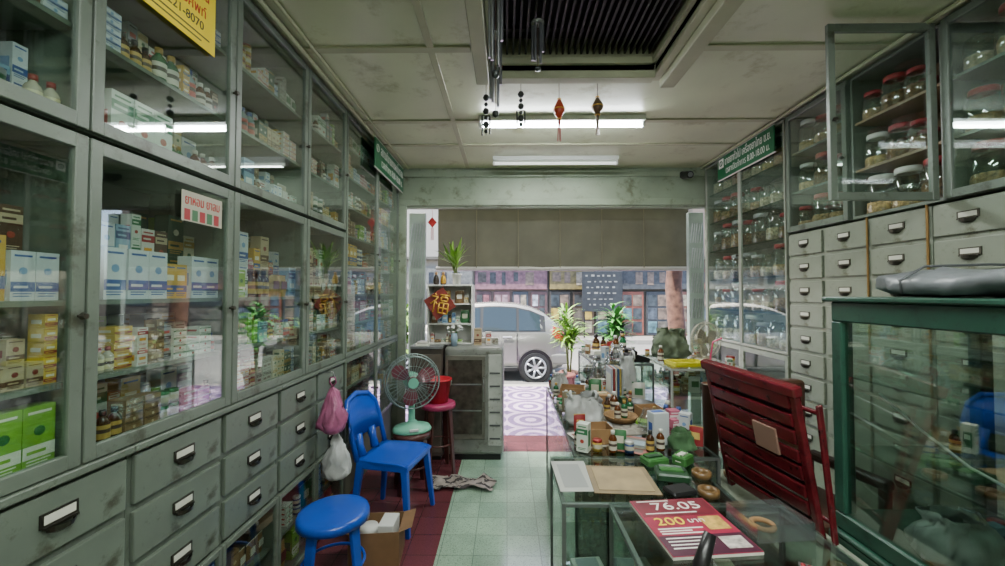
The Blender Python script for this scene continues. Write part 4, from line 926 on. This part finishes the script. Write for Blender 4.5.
# green glass cabinet at right foreground
t=thing('base_counter','dark green base counter under the green glass case','counter',(1.19,.62,0))
MB().box(0,.58,0,.9,.0,.68).build('body',greenp,t,.004); MB().box(-.005,.60,-.015,.89,.68,.70).build('top_board',greenp,t,.006)
t=thing('green_glass_cabinet','green-framed glass display case at right foreground','cabinet',(1.2,.66,.701)); W,D,H=.54,.84,.835
s=.045
for x in (0,W-s):
    for y in (0,D-s): MB().box(x,x+s,y,y+s,.06,H-.09).build('corner_post',greenp,t,.004)
MB().box(0,W,0,D,0,.06).build('bottom_frame',greenp,t,.006); MB().box(0,W,0,D,H-.09,H-.018).build('top_frame',greenp,t,.005); MB().box(-.02,W+.02,-.02,D+.02,H-.018,H).build('top_board',greenp,t,.005)
MB().box(.014,.018,s,D-s,.06,H-.09).build('side_pane',pane2,t); MB().box(s,W-s,D-.018,D-.014,.06,H-.09).build('rear_pane',pane,t); MB().box(s,W-s,.014,.018,.06,H-.09).build('front_pane',pane,t)
for z in (.30,.55): MB().box(.03,W-.03,.03,D-.03,z-.006,z).build('shelf',_m['shelf_glass'],t)
for zi,z in enumerate((.06,.30)):
    y=1.43; i=0
    while y>.75:
        g=pick('mix',.2)
        while g[4]>.15: g=pick('mix',.2)
        if g[2]<.06 or zi==0: g[0].put((1.50+R.uniform(-.08,.1),y-g[2]/2,.7016+z),-PI/2+R.uniform(-.5,.5),'%s, %s from doorway, %s shelf, green glass case'%(g[1],oname(i),SH[zi]),'goods in the green glass case')
        y-=g[2]+R.uniform(.02,.09); i+=1
bag('plastic_bag','crumpled white bag inside the green glass case',(1.33,1.22,.762),.2,.13,wb,handles=False,seed=9)
tag(MB().tube([(1.30,1.42,1.20),(1.31,1.30,1.12),(1.30,1.15,1.06),(1.32,1.0,1.02),(1.30,.9,1.004)],.004,6).build('white_cable',white),'thin white cable trailing down inside the green glass case','cable')
t=thing('wrapped_bundle','grey plastic-wrapped bundle lying on top of the green glass case','bundle',(1.47,1.08,1.537))
b=MB(); nu,nv=40,20; vs=[]
for i in range(nu+1):
    for j in range(nv):
        y=-.42+.80*i/nu; th=2*PI*j/nv; c,s_=math.cos(th),math.sin(th); e=(1-abs(2*i/nu-1)**6)**.5 if 0<i<nu else .02
        bx=1/max(abs(c)**5+abs(s_)**5,1e-4)**.2; p=Vector((c*.25*bx*e,y,.042+s_*.040*bx*e)); p+=noise.noise_vector(p*9)*.022*e+noise.noise_vector(p*30)*.009*e; p.z=max(p.z,0.0); vs.append(p)
b.add(vs,[(i*nv+j,i*nv+(j+1)%nv,(i+1)*nv+(j+1)%nv,(i+1)*nv+j) for i in range(nu) for j in range(nv)],0,True).build('wrapping',mat('wrap_grey','6b6f72',.35,0,.2,8,.4),t)
for y in (-.2,.15): MB().tube([(-.27,y,.01),(-.275,y,.05),(-.2,y,.094),(0,y,.10),(.2,y,.094),(.275,y,.05),(.27,y,.01)],.004,6).build('tie_cord',mat('cord_grey','45484a',.6),t)
# ---------------------------------------------------------------- things on the counters
T=.831
for i in range(16):
    x,y=[(.42,2.0),(.62,2.15),(.78,2.35),(.5,2.35),(.66,2.55),(.42,2.55),(.80,2.75),(.56,2.75),(.42,2.9),(.74,2.92),(.82,2.02),(.60,1.92),(.84,2.55),(.48,2.15),(.70,2.4),(.60,2.95)][i]
    c=('c2c0b4','9aa4aa','b8a888','8c8a80','b0b4b0','a86a60')[i%6]; d=('white','pale blue','cream','grey','pale grey','faded red')[i%6]
    o=MB().box(-.085,.085,-.11,.11,0,.0004).box(-.07,.06,-.02,.09,.0004,.0007,1).box(-.07,.05,-.09,-.05,.0004,.0007,1).build('paper_sheet',[cm(c),cm('6d6a62' if i%2 else '8a4a44')],None,0,(x,y,.8303+i*.00018),R.uniform(-.6,.6)); tag(o,'%s printed sheet under the goods on long showcase, %s laid'%(d,oname(i)),'paper','printed sheets on the long showcase')
occ=[]
def reg(x,y,r): occ.append((x,y,r))
tag(MB().box(-.12,.12,-.12,.11,0,.003).box(-.10,.10,-.10,.09,.003,.005,1).build('desk_mat',[mat('mat_tan','7c6a4c',.6,0,.25,10),mat('mat_cream','94805c',.55,0,.25,12)],None,.001,(.44,1.57,T),-.05),'flat tan mat lying on the near glass showcase','mat')
tag(MB().box(-.07,.07,-.13,.13,0,.001).box(-.05,.04,-.1,.1,.001,.0014,1).build('paper_sheet',[cm('a9aaa4'),cm('8c8f8c')],None,0,(.26,1.60,T),.03),'pale sheet at left edge of the near glass showcase','paper')
def flat(name,label,cat,x,y,z,w,d,h,m,rz=0,bev=.003,extra=None):
    b=MB().box(-w/2,w/2,-d/2,d/2,0,h)
    ms=[m]
    if extra: b.box(-w*.4,w*.4,-d*.15,d*.4,h,h+.0006,1); b.box(-w/2-.0005,w*.3,-d*.3,d*.3,h*.3,h*.7,1); ms.append(extra)
    return tag(b.build(name,ms,None,bev,(x,y,z),rz),label,cat)
g2=mat('packet_green','35682f',.4,0,.1,10); g3=mat('packet_green_dark','1f3f26',.4,0,.2,10)
flat('herb_pack','green pack at the left on near showcase top','packet',.62,1.71,T,.10,.07,.03,g2,.3,.006,g3)
flat('herb_pack','dark green pack at front of near showcase top','packet',.64,1.58,T,.12,.09,.03,g3,-.2,.006,g2)
flat('herb_pack','green and white pack against the blue carton','packet',.74,1.71,T,.08,.06,.04,g2,.7,.006,card)
flat('leather_wallet','black wallet lying at front of near showcase top','wallet',.62,1.46,T,.1,.07,.02,black,.3,.006)
t=thing('magazine','pink and red price magazine lying on the nearest counter','magazine',(.56,1.27,T),.10)
MB().box(-.13,.13,-.16,.13,0,.008).build('pages',card,t)
MB().box(-.13,.13,-.16,.13,.008,.0095).build('cover',mat('cover_pink','94233f',.35,0,.3,9),t)
MB().box(-.128,.128,-.158,-.07,.0095,.0100).build('cover_band',mat('cover_dark','451a2e',.4,0,.3,20),t); MB().box(-.125,.125,.03,.128,.0095,.0099).build('cover_top',mat('cover_deep','6e1829',.4,0,.3,12),t)
text('76.05',.06,whiteink,t,(.01,.085,.0102),(0,0,0),w=.16); text('200',.055,yellow,t,(-.055,.0,.0102),(0,0,0),w=.09); text('บาท',.03,whiteink,t,(.03,.0,.0102),(0,0,0),w=.05)
for i,(a,c,z) in enumerate(((-.11,.0,.118),(-.11,.06,.045),(-.11,.03,-.038),(-.11,-.01,-.05),(-.11,.02,-.062),(-.11,.03,-.085),(-.11,.0,-.10),(-.11,.02,-.115),(-.11,-.02,-.13))): MB().box(a,c,z,z+.005,.0095,.0102).build('print_line',whiteink,t)
MB().box(.045,.115,-.05,.02,.0095,.0102).build('picture',mat('pic_gold','c09a4a',.5,0,.5,40),t); MB().box(.045,.115,-.14,-.085,.0099,.0104).build('picture',mat('pic_white','b8b0a8',.5,0,.5,50),t)
t=thing('hair_brush','black-handled round brush standing up on nearest counter','brush',(.41,.93,T),-.5); t.rotation_euler=(-.3,.5,0)
MB().tube([(0,0,.03),(0,.0,.10),(0,.0,.17)],[.014,.018,.014],12).build('handle',black,t); MB().lathe([(0,0.020),(.03,.020),(.035,.028),(.03,.040),(0,.042)],18).build('head',mat('brush_grey','3a3a3c',.5),t)
def tray(name,label,x,y,z,r,m,h=.03,rz=0,sq=1):
    return tag(MB().lathe([(0,0),(r*.85,0),(r,h),(r*1.04,h),(r*1.04,h-.004),(r*.9,.004),(0,.004)],26,0,(0,0,0),sq).build(name,m,None,0,(x,y,z),rz),label,'tray')
T=.8345
tray('round_tray','round black tray on the long showcase',.80,2.52,T,.12,black); reg(.80,2.52,.125)
tray('woven_tray','shallow woven tray beside the white plastic bag',.64,2.28,T,.09,mat('wicker','7a5c38',.8,0,.3,40,.6)); reg(.64,2.28,.095)
for i,(x,y) in enumerate(((.62,2.27),(.67,2.31))): bottle_proto(i*3,1.0)[0].put((x,y,T+.006),0,'%s standing in the woven tray'%bottle_proto(i*3,1.0)[1])
for i,(x,y,c) in enumerate(((.84,2.14,1),(.89,2.10,1),(.88,2.22,0))):
    bottle_proto(c,1.3)[0].put((x,y,T+.0006),0,'large %s, %s of three at showcase right edge'%(bottle_proto(c,1.3)[1],oname(i)),'large bottles on the long showcase'); reg(x,y,.03)
openbox('small brown cardboard box at left edge of the long showcase',.43,1.97,.15,.12,.07,.1,z=T,flaps=False); reg(.43,1.97,.1)
openbox('second small brown box farther along the long showcase',.44,2.70,.16,.13,.09,-.2,z=T,flaps=False); reg(.44,2.70,.105)
openbox('shallow brown box near right edge of the long showcase',.82,2.34,.13,.10,.06,.15,z=T,flaps=False); reg(.82,2.34,.085)
flat('tall_carton','tall blue and white carton standing on the long showcase','box',.72,1.93,T,.08,.06,.15,cm('b9bec0'),.2,.002,cm('27509c')); reg(.72,1.93,.055)
flat('shipping_carton','closed brown carton lying on the middle of long showcase','box',.60,2.60,T,.13,.10,.07,tan,.15,.003,cm('b0a080')); reg(.60,2.60,.085)
o=MB()
for i in range(5):
    for j in range(2): o.lathe([(0,.02),(.018,.02),(.024,0.0),(.026,0)],10,0,(-.10+i*.05,-.025+j*.05,.0))
o.box(-.13,.13,-.055,.055,0,.006); o=o.build('egg_carton',mat('pulp_grey','7f7a70',.9,0,.1,20),None,0,(.58,2.08,T),.2); tag(o,'grey pulp egg carton on the long showcase','carton'); reg(.58,2.08,.12)
bag('plastic_bag','white plastic bag at left edge of long showcase',(.42,2.24,T),.20,.15,wb,seed=21,handles=True); reg(.42,2.24,.125)
bag('plastic_bag','clear plastic bag near the street end of long showcase',(.70,3.0,T),.14,.22,plastic,seed=23); reg(.70,3.0,.08)
bag('plastic_bag','white bag standing behind the upright booklets',(.87,2.92,T),.12,.26,wb,seed=25); reg(.87,2.92,.075)
bag('plastic_bag','small clear bag on the street-end case',(.88,3.23,1.001),.10,.13,plastic,seed=27)
bag('plastic_bag','small white bag farthest left on the long showcase',(.38,2.90,T),.12,.14,wb,seed=33,handles=True); reg(.38,2.90,.075)
bag('plastic_bag','grey plastic bag lying at back of the long showcase',(.50,2.46,T),.15,.11,mat('grey_bag','7a7c7c',.35,0,.2,12,.5),seed=29,handles=False); reg(.50,2.46,.09)
bag('plastic_bag','small green plastic bag near front of long showcase',(.80,1.86,T),.11,.09,mat('green_bag','4a6a48',.35,0,.3,12,.5),seed=41,handles=False); reg(.80,1.86,.07)
bag('plastic_bag','clear crumpled bag beside the egg carton',(.74,2.08,T),.12,.12,plastic,seed=43,handles=False); reg(.74,2.08,.07)
for i in range(6):
    c=['a9afb6','8a3030','b8b5a8','30507a','a8944a','8d9396'][i]; d=['pale blue','red','cream','navy','yellow','grey'][i]
    o=MB().box(-.005,.005,-.075,.075,0,.21).box(-.006,-.005,-.06,.06,.05,.17,1).build('booklet',[cm(c),card],None,.001,(.70+i*.014,2.76,T),0); tag(o,'%s booklet standing upright on the long showcase'%d,'booklet','standing booklets')
reg(.735,2.76,.09)
def simple(b,name,ms,nm,cat,rad): 
    o=b.build(name,ms,None,.0008); tag(o,nm,cat); return (Proto(o),nm,2*rad,2*rad,.02)
PAPER=simple(MB().box(-.045,.045,-.03,.03,0,.012).box(-.04,.03,-.034,.022,.012,.018,1),'paper_stack',[cm('a8a698'),cm('8fa0a8')],'small stack of paper slips','paper',.045)
PAPER2=simple(MB().box(-.045,.045,-.035,.035,0,.02).box(-.043,.047,-.03,.037,.02,.035,1).box(-.05,.04,-.035,.03,.035,.05,2),'book_pile',[cm('7a5a4a'),cm('b0aa98'),cm('5a7a8a')],'small pile of notebooks','books',.05)
b=MB().box(-.04,.04,-.02,.02,0,.001)
for i in range(5):
    for j in range(2): b.lathe([(.006,.001),(.005,.004),(0,.005)],8,1,(-.03+i*.015,-.009+j*.018,0))
o=b.build('blister_pack',[metal,cm('93262b')]); tag(o,'foil blister pack','medicine'); BLIS=(Proto(o),'foil blister pack of red pills',.08,.04,.006)
CLOTH=simple(MB().box(-.05,.05,-.035,.035,0,.010).box(-.048,.045,-.033,.034,.010,.020,1).box(-.046,.05,-.035,.03,.020,.028),'folded_cloth',[cm('8a8478'),cm('5a6a74')],'small folded cloth','cloth',.055)
CUP=(lambda o:(Proto(tag(o,'small metal cup','cup')),'small metal cup',.064,.064,.06))(MB().lathe([(0,0),(.022,0),(.030,.06),(.032,.06),(.028,.058),(.021,.003),(0,.003)],16).build('metal_cup',[alu]))
TAPE=(lambda o:(Proto(tag(o,'roll of brown tape','tape')),'roll of brown tape',.08,.08,.02))(MB().lathe([(.02,0),(.036,0),(.036,.02),(.02,.02),(.02,0)],20).build('tape_roll',[mat('tape_brown','6a5030',.3)]))
BOWL=(lambda o:(Proto(tag(o,'small dark bowl','bowl')),'small dark bowl',.1,.1,.03))(MB().lathe([(0,0),(.025,0),(.048,.03),(.050,.03),(.027,.003),(0,.003)],20).build('small_bowl',[mat('bowl_dark','3a3a3c',.3)]))
ALLK=('carton','carton','flatpack','flatpack','flatpack','packet','paper','paper','books','books','cloth','blister','cup','tape','bowl','bottle','tin')
def scatter(x0,x1,y0,y1,z,n,where,grp,seed=5,kinds=ALLK,late=('flatpack','packet','tin','blister'),maxc=14):
    r=random.Random(seed); L=[]; nc=0
    for _ in range(n*90):
        if len(L)>=n: break
        kind=r.choice(kinds)
        if _>n*45: kind=r.choice(late)
        if kind=='carton':
            if nc>=maxc: continue
            g=carton_proto(r.choice(WT),r.choice(('m','f','t','f','x'))); rad=max(g[2],g[3])*.60
        elif kind=='tin': b_=r.choice((1,1.4)); g=tin_proto(r.randrange(5),b_); rad=.0225*b_
        elif kind=='packet': b_=r.choice((1,1,1.4)); g=packet_proto(r.randrange(6),b_); rad=.027*b_
        elif kind=='flatpack': b_=r.choice((.55,.75,1)); g=lying_proto(r.randrange(6),b_); rad=.056*b_
        elif kind=='bottle': b_=r.choice((1,1,1.3)); g=bottle_proto(r.choice((0,1,3,4,4)),b_); rad=.019*b_
        elif kind=='paper': g=PAPER; rad=.048
        elif kind=='books': g=PAPER2; rad=.052
        elif kind=='cloth': g=CLOTH; rad=.056
        elif kind=='cup': g=CUP; rad=.033
        elif kind=='tape': g=TAPE; rad=.037
        elif kind=='bowl': g=BOWL; rad=.051
        else: g=BLIS; rad=.040
        x,y=r.uniform(x0+rad,x1-rad),r.uniform(y0+rad,y1-rad)
        if any((x-a)**2+(y-c)**2<(rad+q)**2 for a,c,q in occ): continue
        nc+=kind=='carton'
        reg(x,y,rad); L.append((y,x,g,kind,r.uniform(-.7,.7)))
    L.sort(key=lambda q:-q[0])
    for i,(y,x,g,k,a) in enumerate(L): put(g,(x,y,z+.0006),a,'%s, %s from street among loose goods on %s'%(g[1],oname(i),where),grp,True)
    print(where,len(L))
scatter(.31,.93,1.80,3.09,T,120,'long showcase','loose goods on the long showcase',seed=5)
T=.831
T2=1.0006
FLAT=('paper','blister','tape','flatpack','cloth')
occ.clear(); reg(.44,1.57,.18); reg(.62,1.71,.065); reg(.64,1.58,.08); reg(.74,1.71,.05); reg(.62,1.46,.06)
scatter(.54,.80,1.41,1.78,T,8,'near showcase','loose goods on the near showcase',seed=12,kinds=FLAT,late=('blister','flatpack'))
occ.clear(); reg(.56,1.25,.20); reg(.80,1.25,.12); reg(.42,.95,.12)
scatter(.6,.93,.95,1.39,T,7,'nearest counter','loose goods on the nearest counter',seed=13,kinds=FLAT,late=('blister',))
occ.clear(); reg(1.0,1.99,.045); reg(1.08,1.64,.27)
scatter(.96,1.17,1.05,2.04,.6605,7,'low cabinet','loose goods on the low cabinet',seed=14,kinds=FLAT,late=('blister','flatpack'))
occ.clear()
for i,(x,y,c,s) in enumerate(((.80,3.62,4,1.9),(.88,3.68,4,1.6),(.97,3.60,0,1.8),(1.05,3.66,3,1.9),(1.08,3.78,4,2.0))):
    bottle_proto(c,s)[0].put((x,y,T2),0,'big %s, %s of five on the street-end case'%(bottle_proto(c,s)[1],oname(i)),'bottles on the street end case'); reg(x,y,.04)
flat('calculator','flat black calculator on the street-end case','calculator',.76,3.33,T2,.12,.16,.025,black,.1,.004,grey); reg(.76,3.33,.095)
flat('paper_pile','pile of white papers on the street-end case','paper',.80,3.50,T2,.12,.10,.05,card,.1,.001); reg(.8,3.5,.075)
tray('round_tray','small round black dish on street-end case',.93,3.44,T2,.05,black); reg(.93,3.44,.055); reg(.88,3.23,.06)
t=thing('telephone','dark desk telephone on the street-end case','telephone',(1.05,3.27,T2),.1); reg(1.05,3.27,.12)
MB().prism([(-.08,0),(.08,0),(.08,.03),(-.02,.06),(-.08,.06)],-.08,.08).build('body',black,t,.006); MB().tube([(-.05,-.09,.075),(-.05,-.05,.09),(-.05,.05,.09),(-.05,.09,.075)],[.022,.012,.012,.022],10).build('handset',black,t)
scatter(.69,1.14,3.16,3.84,T2,24,'street-end case','loose goods on the street end case',seed=8,maxc=6)
fan('small squat beige desk fan on the glass case by right jar cabinet',(1.58,3.22,1.0006),.4,.74,mat('fan_grille2','b0aa98',.4,.1),mat('fan_pale','aaa48e',.4),mat('fan_blade2','8c887a',.3),hf=.24); reg(1.58,3.22,.14)
o=MB().box(-.13,.13,-.09,.09,0,.006).box(-.13,-.122,-.09,.09,.006,.03).box(.122,.13,-.09,.09,.006,.03).box(-.122,.122,-.09,-.082,.006,.03).box(-.122,.122,.082,.09,.006,.03).build('plastic_tray',mat('tray_yellow','c4bc24',.4),None,.002,(1.37,3.09,1.0006),.1); tag(o,'bright yellow tray on the glass case beside small fan','tray'); reg(1.37,3.09,.16)
bag('cloth_bag','olive cloth bag on the glass case behind the yellow tray',(1.38,3.42,1.0006),.28,.24,mat('olive_cloth','5d6854',.8,0,.3,12,.4),seed=31,handles=False); reg(1.38,3.42,.18)
scatter(1.21,1.74,2.96,3.61,T2,14,'fan case','loose goods on the fan case',seed=9,maxc=4)
t=thing('plastic_box','clear plastic box of small things on nearest counter','box',(.80,1.25,T),.1)
MB().box(-.09,.09,-.07,.07,0,.003).box(-.09,-.087,-.07,.07,.003,.05).box(.087,.09,-.07,.07,.003,.05).box(-.087,.087,-.07,-.067,.003,.05).box(-.087,.087,.067,.07,.003,.05).build('body',plastic,t)
MB().ring((-.02,0,.012),.03,.008,'z',20).build('tape_ring',tan,t)
# ---------------------------------------------------------------- remaining cartons as one object
SM.T=None
ms=[]
for p in PAL: ms+= [cm(p[1]),cm(p[2]),cm(p[3])]
me=bpy.data.meshes.new('medicine_cartons'); me.from_pydata(SM.v,[],SM.f)
for m in ms: me.materials.append(m)
me.polygons.foreach_set('material_index',SM.m)
o=ob('medicine_cartons',me); o['kind']='stuff'; tag(o,'rows of further small medicine cartons behind and beyond the front ones','boxes')
print('cartons',NC[0],'stuff',SMn[0])
for p in protos:
    if not p.used:
        for c in list(p.o.children_recursive): bpy.data.objects.remove(c)
        bpy.data.objects.remove(p.o)
# ---------------------------------------------------------------- world and sun
w=bpy.data.worlds.new('world'); bpy.context.scene.world=w; w.use_nodes=True; nt=w.node_tree
sk=nt.nodes.new('ShaderNodeTexSky'); sk.sky_type='NISHITA'; sk.sun_disc=False; sk.sun_elevation=math.radians(55); sk.sun_rotation=math.radians(-40); sk.dust_density=4; sk.air_density=.7
nt.links.new(sk.outputs[0],nt.nodes['Background'].inputs[0]); nt.nodes['Background'].inputs[1].default_value=1.6
s=bpy.data.lights.new('sun','SUN'); s.energy=20; s.angle=.01; s.color=(1,.98,.9); so=bpy.data.objects.new('sun',s); C.objects.link(so); so.rotation_euler=Vector((.35,.32,-1)).to_track_quat('-Z','Y').to_euler()
